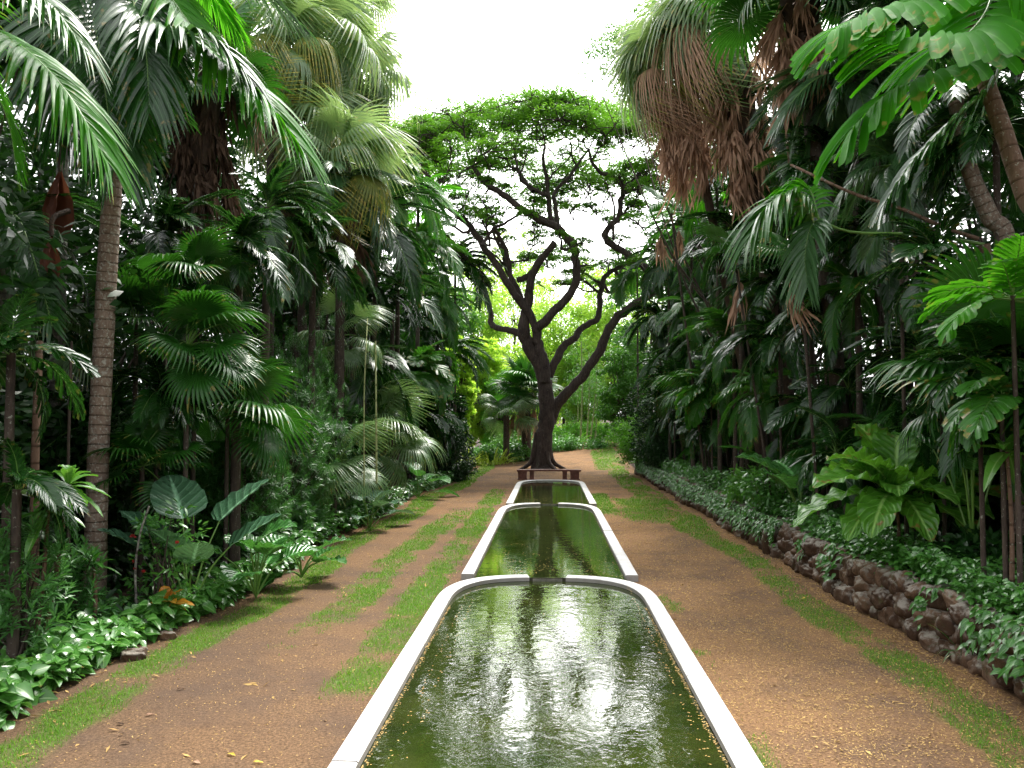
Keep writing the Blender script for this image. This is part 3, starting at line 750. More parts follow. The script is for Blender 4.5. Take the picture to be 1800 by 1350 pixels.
FR['fan_pale'] = [fan_mb(tipdroop=1.2, droop=.35 + .15 * i, cup=.1 * i).mesh('fan', [MT['fan_pale'], MT['petiole']]) for i in range(4)]
FR['fan_yellow'] = [fan_mb(tipdroop=1.5, droop=.7, cup=0, spread=130).mesh('fan', [MT['fan_yellow'], MT['petiole']]) for i in range(2)]
FR['fan_green'] = [fan_mb(tipdroop=.45, droop=.1 + .12 * i, joint=.6, cup=.3, nseg=42).mesh('fan', [MT['fan_green'], MT['petiole']]) for i in range(4)]
FR['fan_white'] = [fan_mb(tipdroop=.7, droop=.25 + .15 * i, joint=.5, cup=.1, spread=110).mesh('fan', [MT['fan_white'], MT['petiole']]) for i in range(3)]
FR['fan_dead'] = [fan_mb(tipdroop=2.2, droop=.95, cup=-.1, spread=100, nseg=26, joint=.3).mesh('dead_fan_open', [MT['dead'], MT['dead']]) for i in range(3)]
FR['dead'] = [dead_fan_mb().mesh('dead_fan', [MT['dead']]) for i in range(4)]
FR['dead_dark'] = [dead_fan_mb().mesh('dead_fan', [MT['dead_dark']]) for i in range(4)]

from mathutils import Matrix, Vector, Euler
def put(meshes, name, parent, pos, az, el, roll, sc, i=None):
    me = meshes[(random.randrange(len(meshes))) if i is None else i % len(meshes)]
    o = bpy.data.objects.new(name, me); COL.objects.link(o); o.parent = parent
    M = Matrix.Rotation(az, 4, 'Z') @ Matrix.Rotation(-el, 4, 'Y') @ Matrix.Rotation(roll, 4, 'X')
    o.matrix_local = Matrix.Translation(Vector(pos)) @ M @ Matrix.Diagonal((sc, sc * random.choice((-1, 1)), sc, 1))
    return o
def trunk_part(root, top, base, r0, r1, mat, name='trunk', flare=1.35, sides=12, bend=.0, mid=None):
    mb = MB(); top = np.array(top, float); base = np.array(base, float)
    pts = [base, (base + top) / 2 + (np.array([bend, 0, 0]) if mid is None else mid), top]
    ln = np.linalg.norm(top - base); n = max(8, int(ln * 7)); C = spline(pts, n); t = np.linspace(0, 1, n)
    r = r0 + (r1 - r0) * t + r0 * (flare - 1) * np.exp(-t * 14)
    r = r * (1 + .02 * np.sin(t * ln * 40)) * (1 + .05 * (vnoise(t * ln * 2, t * 0, 3) - .5))
    tube(mb, C, r, sides, lump=.04)
    return obj(name, mb, MT[mat], root)

def palm(px, py, d, label, key='dark', nf=16, size=1.6, r=.07, bark='bark_dark', lean=(0, 0), group='feather palms', el=(70, -35), shaft=False, cat='palm', name='feather_palm', azr=None, base_in=None, face=None):
    c, kf = Q(px, py, d, lean[0]); size *= kf; bx, by = c[0] + lean[0], c[1] + lean[1]; g = float(H(bx, by))
    root = empty(name, (bx, by, g), label, cat, group)
    top = np.array([c[0] - bx, c[1] - by, c[2] - g])
    if top[2] > .3: trunk_part(root, top, (0, 0, -.1), r, r * .75, bark)
    if shaft:
        mb = MB(); t = np.linspace(0, 1, 8); dirn = unit(top); tube(mb, top + dirn * (t[:, None] * shaft - .05), r * (1.15 - .5 * t), 12); obj('crownshaft', mb, MT['crownshaft'], root); top = top + dirn * shaft * .9
    ga = random.uniform(0, 6.28)
    for i in range(nf):
        f = i / max(1, nf - 1); e = el[0] + (el[1] - el[0]) * f ** .8 + random.uniform(-10, 10)
        az = ga + i * 2.39996 + random.uniform(-.3, .3)
        if face is not None and random.random() < .6: az = face + random.gauss(0, .7)
        put(FR[key], 'frond', root, top + np.array([0, 0, -.12 * f * size * .4]), az, R(e), random.uniform(-.35, .35), size * random.uniform(.8, 1.1) * (.75 + .25 * min(1, f * 3)))
    return root

def fan_palm(px, py, d, label, key='fan_pale', nf=20, size=.9, r=.13, lean=(0, 0), skirt=0, sk='dead_dark', sklen=1.2, group='tall fan palms', el=(75, -60), yellow=0, bark='bark_dark', name='fan_palm', petw=1., fiber=True, sksz=1., face=None, lim=5.15, deadk=0):
    c, kf = Q(px, py, d, lean[0], lim); size *= kf; sklen *= kf; sksz *= kf; bx, by = c[0] + lean[0], c[1] + lean[1]; g = float(H(bx, by))
    root = empty(name, (bx, by, g), label, 'fan palm', group)
    top = np.array([c[0] - bx, c[1] - by, c[2] - g])
    if top[2] > .3: trunk_part(root, top, (0, 0, -.1), r, r * .85, bark)
    if skirt:
        if fiber:
            mb = MB(); t = np.linspace(0, 1, 10); dn = unit(-top); tube(mb, top + dn * (t[:, None] * sklen), r * (1.5 + .5 * np.sin(t * PI)), 12, lump=.25); obj('fiber_sheath', mb, MT['fiber'], root)
    ga = random.uniform(0, 6.28)
    for i in range(nf):
        f = i / max(1, nf - 1); e = el[0] + (el[1] - el[0]) * f + random.uniform(-10, 10)
        k = 'fan_yellow' if (yellow and f > .5 and random.random() < yellow) else key
        if deadk and f > .45 and random.random() < deadk: k = 'fan_dead'
        az = ga + i * 2.39996 + random.uniform(-.3, .3)
        if face is not None and random.random() < .55: az = face + random.gauss(0, .7)
        put(FR[k], 'frond', root, top, az, R(e), random.uniform(-.5, .5), size * random.uniform(.8, 1.1))
    dn = unit(-top)
    for i in range(skirt):
        f = (i / skirt) ** .9
        put(FR[sk], 'dead_frond', root, top + dn * sklen * f, ga + i * 2.4, R(random.uniform(-25, 5)), random.uniform(-.3, .3), sksz * random.uniform(.7, 1.1))
    return root

# ------------------------------------------------------------------ leaf clouds, shrubs, trees
def cloud(mb, cents, rad, per, ls, lw, flat=.7, prof='leaf', upb=.4, S=2, C=.5, m=0, droop=.2, fold=.2, shell=.6, rnd_by_clump=.5):
    cents = np.atleast_2d(cents); n = len(cents); rad = np.broadcast_to(rad, (n,))
    N = n * per; ci = np.repeat(np.arange(n), per)
    dv = unit(rng.normal(size=(N, 3))); rr = rng.random(N) ** (1 / 3); rr = np.maximum(rr, shell * rng.random(N) ** .3)
    pos = cents[ci] + dv * (rr * rad[ci])[:, None] * np.array([1, 1, flat])
    d = unit(dv * np.array([1, 1, .35]) + rng.normal(0, .55, (N, 3)) + np.array([0, 0, -.1]))
    nn = unit(np.array([0, 0, 1.])[None] * upb + rng.normal(0, .5, (N, 3)) + dv * .5)
    cr = rng.random(n)[ci]
    leaves(mb, pos, d, nn, ls * rng.uniform(.7, 1.3, N), lw * rng.uniform(.7, 1.2, N), droop * rng.random(N), S=S, prof=prof, fold=fold, m=m, C=C, rnd=cr * rnd_by_clump + rng.random(N) * (1 - rnd_by_clump))
def blob_points(c, r, n, shell=.55, full=False):
    v = unit(rng.normal(size=(n, 3)))
    if not full: v[:, 2] = np.abs(v[:, 2]) * .9 - .25 * rng.random(n)
    rr = shell + (1 - shell) * rng.random(n); wob = .75 + .5 * vnoise(v[:, 0] * 2 + c[0], v[:, 1] * 2 + v[:, 2] * 2 + c[1], 5)
    return np.array(c) + v * (rr * wob)[:, None] * np.array(r)

CROWN = {}
def tree(x, y, h, cr, label, mat, nclump=60, per=110, ls=.2, lw=.09, clr=.8, group='trees', name='broadleaf_tree', tr=.16, cb=.35, flat=.6, bark='bark_dark', cache=None, z0=None, prof='leaf', zr=None, lean=(0, 0)):
    g = float(H(x, y)) if z0 is None else z0
    root = empty(name, (x, y, g), label, 'tree', group, rz=0)
    zc = h * (1 + cb) / 2; rz_ = h * (1 - cb) / 2 if zr is None else zr
    if cache and cache in CROWN: me = CROWN[cache]
    else:
        pts = blob_points((lean[0], lean[1], zc), (cr, cr, rz_), nclump, full=cb < .3)
        mb = MB(); cloud(mb, pts, clr * rng.uniform(.6, 1.2, len(pts)), per, ls, lw, flat, prof=prof)
        tb = MB()
        C = spline([(0, 0, -.2), (rng.normal(0, .2), rng.normal(0, .2), h * .3), (rng.normal(0, .3), 0, h * .75)], 14); tube(tb, C, np.linspace(tr, tr * .3, 14), 8, lump=.1)
        for p in pts[::3]:
            k = rng.integers(4, 12); a = C[k]; mid = (a + p) / 2 + np.array([0, 0, -.15 * np.linalg.norm(p - a)])
            tube(tb, spline([a, mid, p], 7), np.linspace(tr * .35, .012, 7), 5, cap=False)
        me = (mb.mesh('crown', MT[mat]), tb.mesh('trunk', MT[bark]))
        if cache: CROWN[cache] = me
    obj('crown', me[0], None, root); obj('trunk', me[1], None, root)
    return root

def sprig_shrub(x, y, z, r, label, nsp=380, mat='podo', ll=.13, lw=.016, per=30, group='narrow leaved shrubs', name='narrow_leaf_shrub', core=True, inner=.45):
    g = float(H(x, y)); root = empty(name, (x, y, g), label, 'shrub', group)
    mb = MB(); zt_ = z - g + r[2]; pts = blob_points((0, 0, zt_ * .5), (r[0], r[1], zt_ * .5), nsp, inner, full=True); keep = pts[:, 2] > .1; pts = pts[keep]
    c0 = np.array([0, 0, (z - g) * .4]); n = len(pts); N = n * per; ci = np.repeat(np.arange(n), per)
    ax = unit((pts - c0) + rng.normal(0, .35, (n, 3)) + np.array([0, 0, .6]))
    k = np.tile(np.linspace(0, 1, per), n); a = np.tile(np.arange(per) * 2.4, n) + rng.random(n)[ci] * 6
    A = ax[ci]; U = unit(np.cross(A, [0.3, .2, 1])); W = np.cross(A, U)
    rad = U * np.cos(a)[:, None] + W * np.sin(a)[:, None]
    base = pts[ci] - A * ((1 - k) * .16)[:, None]
    d = rad * (1.1 - .8 * k)[:, None] + A * (.25 + .8 * k)[:, None]
    leaves(mb, base, d, A + rng.normal(0, .1, (N, 3)), ll * rng.uniform(.8, 1.2, N), lw, .25, S=2, prof='narrow', fold=.2, rnd=np.clip(rng.random(n)[ci] * .5 + k * .5, 0, 1))
    obj('foliage', mb, MT[mat], root)
    tb = MB()
    for p in pts[::6]:
        b = np.array([rng.normal(0, .15), rng.normal(0, .15), 0]); tube(tb, spline([b, (b + p) / 2 * np.array([.6, .6, 1.1]), p], 6), np.linspace(.018, .004, 6), 4, cap=False)
    obj('stem', tb, MT['bark_dark'], root)
    return root
def bush(x, y, z, r, label, mat='broad_mid', nclump=50, per=60, ls=.09, lw=.045, clr=.22, group='shrubs', name='shrub', prof='leaf', cat='shrub', S=2, upb=.5):
    g = float(H(x, y)); root = empty(name, (x, y, g), label, cat, group)
    mb = MB(); zt_ = z - g + r[2]; pts = blob_points((0, 0, zt_ * .5), (r[0], r[1], zt_ * .5), nclump, full=True); pts = pts[pts[:, 2] > 0]
    cloud(mb, pts, clr * rng.uniform(.7, 1.2, len(pts)), per, ls, lw, .8, prof=prof, S=S, upb=upb); obj('foliage', mb, MT[mat], root)
    tb = MB()
    for p in pts[::3]:
        b = np.array([rng.normal(0, .12), rng.normal(0, .12), 0]); tube(tb, spline([b, (b + p) / 2 * np.array([.7, .7, 1.1]), p], 6), np.linspace(.02, .004, 6), 4, cap=False)
    obj('stem', tb, MT['bark_dark'], root)
    return root

def rosette(px, py, d, label, mat, n, L, W, prof, el=(80, 10), droop=.5, S=9, C=2, wave=.0, wf=4, name='plant', cat='plant', group=None, pet=.0, z=None, fold=.25, stem=None, face=None, spread=.9, list_=None, petm='petiole'):
    """big-leaved plant; every leaf its own part. base point at pixel (px,py) at depth d"""
    c, kf = Q(px, py, d + 0.) if px > 1000 else (P(px, py, d), 1.); L *= kf; W *= kf; pet *= kf; g = float(H(c[0], c[1])); root = empty(name, (c[0], c[1], g), label, cat, group)
    top = np.array([0, 0, max(.02, c[2] - g)]) if stem is None else np.array([stem[0], stem[1], max(.02, c[2] - g)])
    if top[2] > .15:
        mb = MB(); tube(mb, spline([(0, 0, -.05), top * .5 + np.array([.03, 0, 0]), top], 10), np.linspace(.03, .018, 10), 7); obj('stem', mb, MT['bark_red'], root)
        root.location = (c[0] - top[0], c[1] - top[1], g)
    ga = random.uniform(0, 6.28)
    for i in range(n):
        f = i / max(1, n - 1)
        if list_: az, e, l = list_[i]; az = R(az); e = R(e)
        else:
            az = ga + i * 2.39996 + random.uniform(-.25, .25)
            if face is not None: az = face + (((i * .618) % 1) - .5) * 2 * spread * PI
            e = R(el[0] + (el[1] - el[0]) * f + random.uniform(-8, 8)); l = random.uniform(.8, 1.1)
        dr = np.array([math.cos(az) * math.cos(e), math.sin(az) * math.cos(e), math.sin(e)])
        nn = np.array([-math.cos(az) * math.sin(e), -math.sin(az) * math.sin(e), math.cos(e)])
        b = top + np.array([0, 0, -.04 * f])
        mb = MB(); pm = None
        if pet:
            pm = MB(); tip = b + dr * pet * l; mid = (b + tip) / 2 + np.array([0, 0, .12 * pet]); tube(pm, spline([b, mid, tip], 8), np.linspace(.018, .010, 8), 6, cap=False)
            dl = np.array([math.cos(az) * .75, math.sin(az) * .75, -.25 + .9 * math.sin(e)]) ; b = tip; nn = np.array([-math.cos(az) * .3, -math.sin(az) * .3, 1.]); dr = unit(dl)
        leaves(mb, [b], [dr], [nn + np.array([random.gauss(0, .15), random.gauss(0, .15), 0])], L * l, W * l, droop * random.uniform(.7, 1.3), S=S, prof=prof, fold=fold, C=C, wave=wave, wf=wf, m=0)
        # midrib under the blade for thick leaves
        lf = obj('leaf', mb, MT[mat], root)
        if pm: obj('petiole', pm, MT[petm], lf)
    return root


# ------------------------------------------------------------------ the monkeypod tree
def monkeypod():
    D = 44.0
    b = P(952, 826, D); bz = float(H(b[0], b[1]))
    root = empty('umbrella_tree', (b[0], b[1], bz), 'big dark umbrella tree with spreading limbs behind the bench', 'tree')
    o = np.array([b[0], b[1], bz])
    limbs = [  # pixel path, radius px start/end, depth offset start/end
        ([(953, 832), (953, 812), (956, 780), (960, 745), (960, 705), (957, 668)], [30, 19, 16, 16, 15, 15], 0, 0),
        ([(957, 672), (946, 640), (928, 605), (920, 580), (924, 552), (928, 521), (931, 500), (947, 461), (976, 428)], [13, 12, 13, 12, 10, 9, 8, 7, 6], 0, -1.5),
        ([(920, 588), (900, 582), (880, 578), (863, 570), (864, 552), (855, 521), (842, 497), (820, 462), (800, 430), (770, 400)], [8, 6.5, 6, 6, 5, 5, 4.5, 4, 3, 2], 0, 4),
        ([(958, 672), (956, 635), (946, 606), (942, 580), (944, 570)], [12, 10, 9.5, 9, 9], -.2, -.6),
        ([(942, 582), (931, 552), (911, 526), (896, 503), (874, 466), (848, 430), (828, 399), (802, 378), (778, 357), (758, 322), (735, 285), (705, 262)], [7, 7.5, 7.5, 7, 6.5, 6, 5.5, 5, 4.5, 4, 3, 2], -.6, -5),
        ([(944, 575), (955, 568), (977, 544), (999, 521), (1013, 490), (1010, 450), (1008, 433), (994, 416), (973, 396), (952, 386), (918, 368), (885, 342), (856, 324), (838, 303), (825, 280)], [9, 9, 8.5, 8, 7.5, 7.5, 9, 7, 7, 8.5, 6, 5.5, 5, 4, 3], -.6, -4),
        ([(975, 400), (966, 372), (965, 344), (962, 318), (955, 285), (958, 255)], [5, 4.5, 4, 4, 3, 2], -2, -3),
        ([(980, 402), (977, 372), (974, 342), (996, 316), (1014, 290), (1035, 262)], [4.5, 4.5, 4, 3.5, 3, 2], -2, 1),
        ([(937, 337), (925, 322), (912, 300), (905, 275)], [4, 3.5, 3, 2], -3, -1),
        ([(965, 345), (940, 333), (915, 316)], [4, 4, 3], -2.5, -3.2),
        ([(925, 540), (905, 500), (890, 470), (884, 445), (868, 412), (872, 385)], [5, 5, 4.5, 4, 3, 2], 0, 3),
        ([(910, 492), (935, 480), (955, 450), (975, 425)], [6, 6, 6, 5.5], -.5, -1.4),
        ([(965, 662), (978, 632), (992, 606), (1010, 594), (1025, 575), (1048, 560), (1054, 534), (1058, 500), (1070, 479), (1094, 467), (1118, 453), (1140, 434), (1160, 410)], [8, 8, 7.5, 7, 6.5, 6, 6, 5.5, 5, 5, 4.5, 3.5, 2.5], .3, 4),
        ([(968, 742), (978, 713), (997, 690), (1020, 666), (1036, 643), (1056, 614), (1069, 582), (1087, 555), (1110, 538), (1140, 520), (1155, 498), (1136, 474), (1101, 446), (1077, 430), (1064, 419), (1070, 400), (1087, 381), (1092, 352), (1098, 330), (1110, 320), (1125, 305), (1145, 280)], [11, 10.5, 10, 9.5, 9, 9, 8.5, 8.5, 8, 8, 7.5, 7, 6.5, 6.5, 6.5, 5.5, 5, 5, 4.5, 4, 3.5, 2.5], .3, -3),
        ([(1098, 331), (1080, 311), (1058, 305), (1042, 288), (1035, 262)], [4, 3.5, 3.5, 3, 2], -2.5, -4),
        ([(1078, 420), (1078, 395), (1080, 370), (1075, 345)], [2.5, 2.2, 2, 2], -2.8, 0),
        ([(848, 432), (865, 405), (895, 388), (920, 372)], [3.5, 3, 2.5, 2], -3, -2),
        ([(899, 498), (892, 452), (880, 420), (866, 400)], [4.5, 4.5, 4, 3], -1, -2),
    ]
    tb = MB(); nodes = []
    for path, rad, d0, d1 in limbs:
        n = len(path); pts = [P(px, py, D + d0 + (d1 - d0) * (i / (n - 1)) ** 1.3) for i, (px, py) in enumerate(path)]
        r = [q * .9 / FPX * D for q in rad]
        K = n * 5; C = spline(pts, K); rr = np.interp(np.linspace(0, 1, K), np.linspace(0, 1, n), r)
        C = C + (fbm(np.arange(K)[:, None] * .5 + 9 * np.arange(3)[None], np.full((K, 3), path[0][0] * .37), 3) - .5) * .35 * (np.sin(np.linspace(0, PI, K)) ** .5)[:, None] * np.clip(rr / .1, .3, 1)[:, None] * .6
        tube(tb, C - o, rr, 12, lump=.12)
        for i in range(K):
            if C[i][2] > 8.5 and rr[i] < .28: nodes.append((C[i], rr[i]))
    # root flare
    for a in np.linspace(0, 2 * PI, 7, endpoint=False):
        L = rng.uniform(1.0, 1.6); dr = np.array([math.cos(a), math.sin(a), 0])
        tube(tb, spline([o + np.array([0, 0, 1.9]) + dr * .20, o + dr * .42 + np.array([0, 0, 1.0]), o + dr * .66 + np.array([0, 0, .32]), o + dr * L + np.array([0, 0, -.12])], 8) - o, np.linspace(.20, .07, 8), 8)
    # crown clumps
    cl = []
    cx, cy = b[0] + .1, D
    for i in range(340):
        a = rng.random() * 2 * PI; r = math.sqrt(rng.random()); dx = 10.8 * r * math.cos(a); dy = 6.8 * r * math.sin(a)
        z = 19.2 - 1.3 * (dx / 10.8) ** 2 - 2.4 * (dy / 6.8) ** 2 + (fbm(dx * .4, dy * .4, 12) - .5) * 2.4 - rng.random() * 1.3
        cl.append((cx + dx, cy + dy, z, rng.uniform(.7, 1.5)))
    for i in range(170):
        a = rng.random() * 2 * PI; r = .25 + .75 * rng.random()
        cl.append((cx + 9.5 * r * math.cos(a), cy + 7 * r * math.sin(a), rng.uniform(10.3, 16.8), rng.uniform(.35, .8)))
    pts = np.array(cl)
    # extra tiers placed where the photograph shows bright lobes
    for px, py, dd, rr in ((855, 262, -7, 1.0), (885, 250, -7, 1.1), (835, 285, -6, .8), (925, 178, -2, 1.2), (950, 172, 0, 1.2), (990, 182, 0, 1.2), (1040, 185, 0, 1.2), (1085, 190, 1, 1.2), (800, 205, -1, 1.1), (840, 200, -1, 1.1), (880, 190, -1, 1.1), (1060, 345, 3, .8), (1130, 395, 1, .9), (1100, 470, 4, .7), (790, 240, -3, 1.1), (750, 235, -3, 1.1), (715, 230, -3, 1.0), (680, 215, -3, 1.0), (1120, 250, -1, 1.2), (1130, 210, 0, 1.2)):
        p = P(px, py, D + dd); pts = np.vstack([pts, [p[0], p[1], p[2], rr]])
    base = np.array([n[0] for n in nodes]); 
    order = np.argsort([np.min(np.linalg.norm(base - p[:3], axis=1)) for p in pts])
    NP = base.copy(); NR = np.array([n[1] for n in nodes])
    for k in order:
        p = pts[k, :3] - np.array([0, 0, .12]); dv = NP - p; cost = np.linalg.norm(dv * np.array([1, 1, .8]), axis=1) + 2.5 * np.maximum(0, dv[:, 2] + .3)
        j = int(np.argmin(cost)); a = NP[j]; ln = np.linalg.norm(p - a)
        m1 = a + (p - a) * .35 + np.array([0, 0, -.10 * ln]) + rng.normal(0, .07, 3) * ln; m2 = a + (p - a) * .7 + np.array([0, 0, .02 * ln]) + rng.normal(0, .07, 3) * ln
        K = max(6, int(ln * 3)); C = spline([a, m1, m2, p], K); r0 = min(NR[j] * .8, .065 + .03 * ln); rr = np.linspace(r0, .028, K)
        tube(tb, C - o, rr, 6, cap=False)
        NP = np.vstack([NP, C[2:]]); NR = np.concatenate([NR, rr[2:]])
        for q in range(5):
            e = p + rng.normal(0, .5, 3) * np.array([1, 1, .25]) * pts[k, 3] * 1.2 + np.array([0, 0, .15]); s0 = C[int(rng.integers(K // 2, K))]
            tube(tb, spline([s0, (s0 + e) / 2 + rng.normal(0, .06, 3), e], 4) - o, [.03, .025, .02, .014], 4, cap=False)
    obj('trunk', tb, MT['bark_pod'], root)
    mb = MB(); n = len(pts); per = 430; N = n * per; ci = np.repeat(np.arange(n), per)
    # umbrella shaped sprays: domed top, hollow beneath
    a = rng.random(N) * 2 * PI; r = np.sqrt(rng.random(N)); lob = .72 + .45 * vnoise(np.cos(a) * 2 + ci * 3.1, np.sin(a) * 2 + ci * 1.7, 3)
    R_ = pts[ci, 3]
    pos = pts[ci, :3] + np.stack([np.cos(a) * r * R_ * lob, np.sin(a) * r * R_ * lob, R_ * (.40 * (1 - r ** 2) - .10 + .08 * rng.normal(size=N)) + .12 * (vnoise(np.cos(a) * r * 4 + ci, np.sin(a) * r * 4, 9) - .5)], 1)
    d = unit(np.stack([np.cos(a), np.sin(a), np.zeros(N)], 1) + rng.normal(0, .6, (N, 3)) * np.array([1, 1, .5]))
    leaves(mb, pos - o, d, np.array([0, 0, 1.]) + rng.normal(0, .45, (N, 3)), rng.uniform(.10, .18, N), rng.uniform(.045, .08, N), .2, S=2, C=.5, prof='leaf', fold=0, rnd=np.clip(rng.random(n)[ci] * .6 + rng.random(N) * .3 + .25 * (1 - r), 0, 1))
    obj('crown', mb, MT['monkeypod'], root)
    return root
monkeypod()

# ------------------------------------------------------------------ trees far behind
def far_tree(px, py, d, rpx, label, mat, name='broadleaf_tree', cb=.1, flat=.6, hclump=150, ls=.32, group='trees beyond the umbrella tree', per=110, zr=None, clr=None, bark='bark_dark', lean=(0, 0), shift=0.):
    c = P(px, py, d); r = rpx / FPX * d; g = float(H(c[0], c[1]))
    return tree(c[0] + shift, c[1], c[2] - g + r * .0, r, label, mat, nclump=hclump, per=per, ls=ls, lw=ls * .45, clr=clr or r * .26, group=group, name=name, cb=cb, flat=flat, zr=zr, bark=bark, lean=lean)
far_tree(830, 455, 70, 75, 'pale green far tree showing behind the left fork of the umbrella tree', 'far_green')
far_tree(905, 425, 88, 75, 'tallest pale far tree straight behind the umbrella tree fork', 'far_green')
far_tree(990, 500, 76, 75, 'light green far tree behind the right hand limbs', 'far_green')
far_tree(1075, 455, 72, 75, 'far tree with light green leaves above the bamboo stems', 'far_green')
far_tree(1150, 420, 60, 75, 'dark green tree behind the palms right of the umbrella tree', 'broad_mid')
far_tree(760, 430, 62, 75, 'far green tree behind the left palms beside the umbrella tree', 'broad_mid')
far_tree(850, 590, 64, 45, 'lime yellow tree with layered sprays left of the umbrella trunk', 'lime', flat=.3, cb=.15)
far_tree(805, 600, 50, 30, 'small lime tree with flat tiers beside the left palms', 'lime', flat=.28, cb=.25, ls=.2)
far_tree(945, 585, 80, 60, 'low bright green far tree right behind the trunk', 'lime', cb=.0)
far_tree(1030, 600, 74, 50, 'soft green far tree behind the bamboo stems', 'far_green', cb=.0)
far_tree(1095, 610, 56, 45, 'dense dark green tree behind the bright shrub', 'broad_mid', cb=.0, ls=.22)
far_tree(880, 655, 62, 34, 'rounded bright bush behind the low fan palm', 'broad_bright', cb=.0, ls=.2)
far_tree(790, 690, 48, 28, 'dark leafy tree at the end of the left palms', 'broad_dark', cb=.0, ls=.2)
# the second umbrella crown behind the left fan palms
far_tree(700, 205, 56, 95, 'second umbrella tree crown showing behind the left fan palms', 'monkeypod', flat=.3, cb=.72, ls=.22, hclump=80, per=200)
far_tree(1130, 15, 26, 95, 'feathery dark tree top hanging over the sky at upper right', 'broad_mid', flat=.4, cb=.72, ls=.10, hclump=34, per=300, clr=.7, lean=(-3.6, 0), shift=3.6)

# bamboo stems
def bamboo(px, pyb, pyt, d, label):
    a = P(px, pyb, d); t = P(px + random.uniform(-8, 14), pyt, d + 1); g = float(H(a[0], a[1])); root = empty('bamboo_stem', (a[0], a[1], g), label, 'bamboo', 'bamboo stems')
    mb = MB(); h = t - np.array([a[0], a[1], g]); C = spline([(0, 0, 0), h * .5 + np.array([.1, 0, 0]), h], 24); tube(mb, C, np.linspace(.07, .04, 24), 6); obj('stem', mb, MT['bamboo'], root)
    mb = MB(); k = C[10:]; cloud(mb, k + rng.normal(0, .4, k.shape), .6, 90, .22, .03, .8, prof='narrow', S=2, droop=.8); obj('foliage', mb, MT['broad_mid'], root)
for i, (x, lab) in enumerate(((1020, 'thin leftmost pale bamboo stem behind the right limb'), (1031, 'second pale bamboo stem from the left'), (1037, 'third bamboo stem standing close to the second'), (1046, 'tall bamboo stem just left of the bright shrub'), (1012, 'short bamboo stem nearest to the umbrella trunk'))):
    bamboo(x, 765, 600 + 18 * i, 60 + i, lab)

# fan palm behind the trunk
fan_palm(925, 690, 50, 'squat fan palm with big round leaves behind the umbrella trunk', key='fan_green', nf=22, size=1.35, r=.3, skirt=10, sk='dead', sklen=1.0, el=(85, -25), group='fan palms beyond the bench', sksz=1.3)
fan_palm(890, 730, 49, 'low fan palm drooping grey leaves left of the umbrella trunk', key='fan_white', nf=12, size=1.2, r=.2, el=(60, -20), group='fan palms beyond the bench')
# bright strap plants
def strap_clump(px, py, d, label, mat='brom', n=70, L=1.4, W=.10, rad=.8, group='strap leaved clumps', name='strap_leaved_clump', up=1.2):
    c = P(px, py, d); g = float(H(c[0], c[1])); root = empty(name, (c[0], c[1], g), label, 'plant', group)
    mb = MB(); a = rng.random(n) * 2 * PI; r = rad * np.sqrt(rng.random(n)); b = np.stack([np.cos(a) * r, np.sin(a) * r, np.full(n, -.05)], 1)
    d_ = unit(np.stack([np.cos(a) * .8, np.sin(a) * .8, np.full(n, up)], 1) + rng.normal(0, .3, (n, 3)))
    leaves(mb, b, d_, np.stack([-np.cos(a), -np.sin(a), np.full(n, .6)], 1), L * rng.uniform(.6, 1.2, n), W, rng.uniform(.3, 1.0, n), S=6, prof='strap', fold=.3)
    obj('foliage', mb, MT[mat], root)
k = 0
for px, py, d, lab in ((820, 800, 47, 'yellow green strap leaved clump beside the left path end'), (850, 790, 50, 'bright strap leaved clump in front of the low fan palm'), (835, 770, 55, 'tall yellow green strap clump behind two shorter ones'), (868, 800, 48, 'strap leaved clump at the left foot of the fan palm'),
                        (905, 775, 54, 'small green strap clump under the fan palm'), (985, 765, 56, 'light green strap clump right of the umbrella trunk'), (1005, 755, 60, 'far strap leaved clump by the bamboo'), (880, 760, 58, 'pale strap clump behind the drooping fan leaves'), (800, 780, 52, 'leftmost bright strap clump half behind the left bushes')):
    strap_clump(px, py, d, lab, mat='brom' if px < 880 else 'broad_bright', L=1.6); k += 1
for px, py, d, r, lab, mat in ((880, 800, 50, (2.2, 1, .55), 'low dark hedge of ground plants left of the umbrella trunk', 'cover'), (1000, 790, 55, (3.2, 1, .6), 'low green hedge of ground plants right of the umbrella trunk', 'cover'), (940, 780, 57, (3, 1.2, .9), 'leafy hedge mass straight behind the umbrella trunk', 'broad_mid'), (1030, 770, 64, (3, 1, 1.2), 'far hedge where the path bends away', 'broad_bright')):
    c = P(px, py, d); bush(c[0], c[1], c[2], r, lab, mat, nclump=90, per=60, ls=.16, lw=.09, clr=.4, group='hedges beyond the bench', name='hedge')

# right side shrubs at the bend
c = P(1100, 720, 40); bush(c[0] + .8, c[1], 1.6, (1.5, 1.6, 1.3), 'bright yellow green shrub at the right bend of the path', 'broad_bright', nclump=130, per=90, ls=.10, lw=.055, clr=.28)
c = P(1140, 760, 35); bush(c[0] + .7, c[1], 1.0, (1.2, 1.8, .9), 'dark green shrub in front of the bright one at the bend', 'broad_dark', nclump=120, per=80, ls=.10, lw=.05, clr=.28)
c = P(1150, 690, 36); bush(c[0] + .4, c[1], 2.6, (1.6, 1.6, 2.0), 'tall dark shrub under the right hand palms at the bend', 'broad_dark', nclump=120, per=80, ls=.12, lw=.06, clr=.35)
c = P(790, 770, 36); bush(c[0], c[1], 1.1, (1.2, 1.6, 1.2), 'dark shrub ending the left bed', 'broad_dark', nclump=110, per=80, ls=.13, lw=.06, clr=.3)

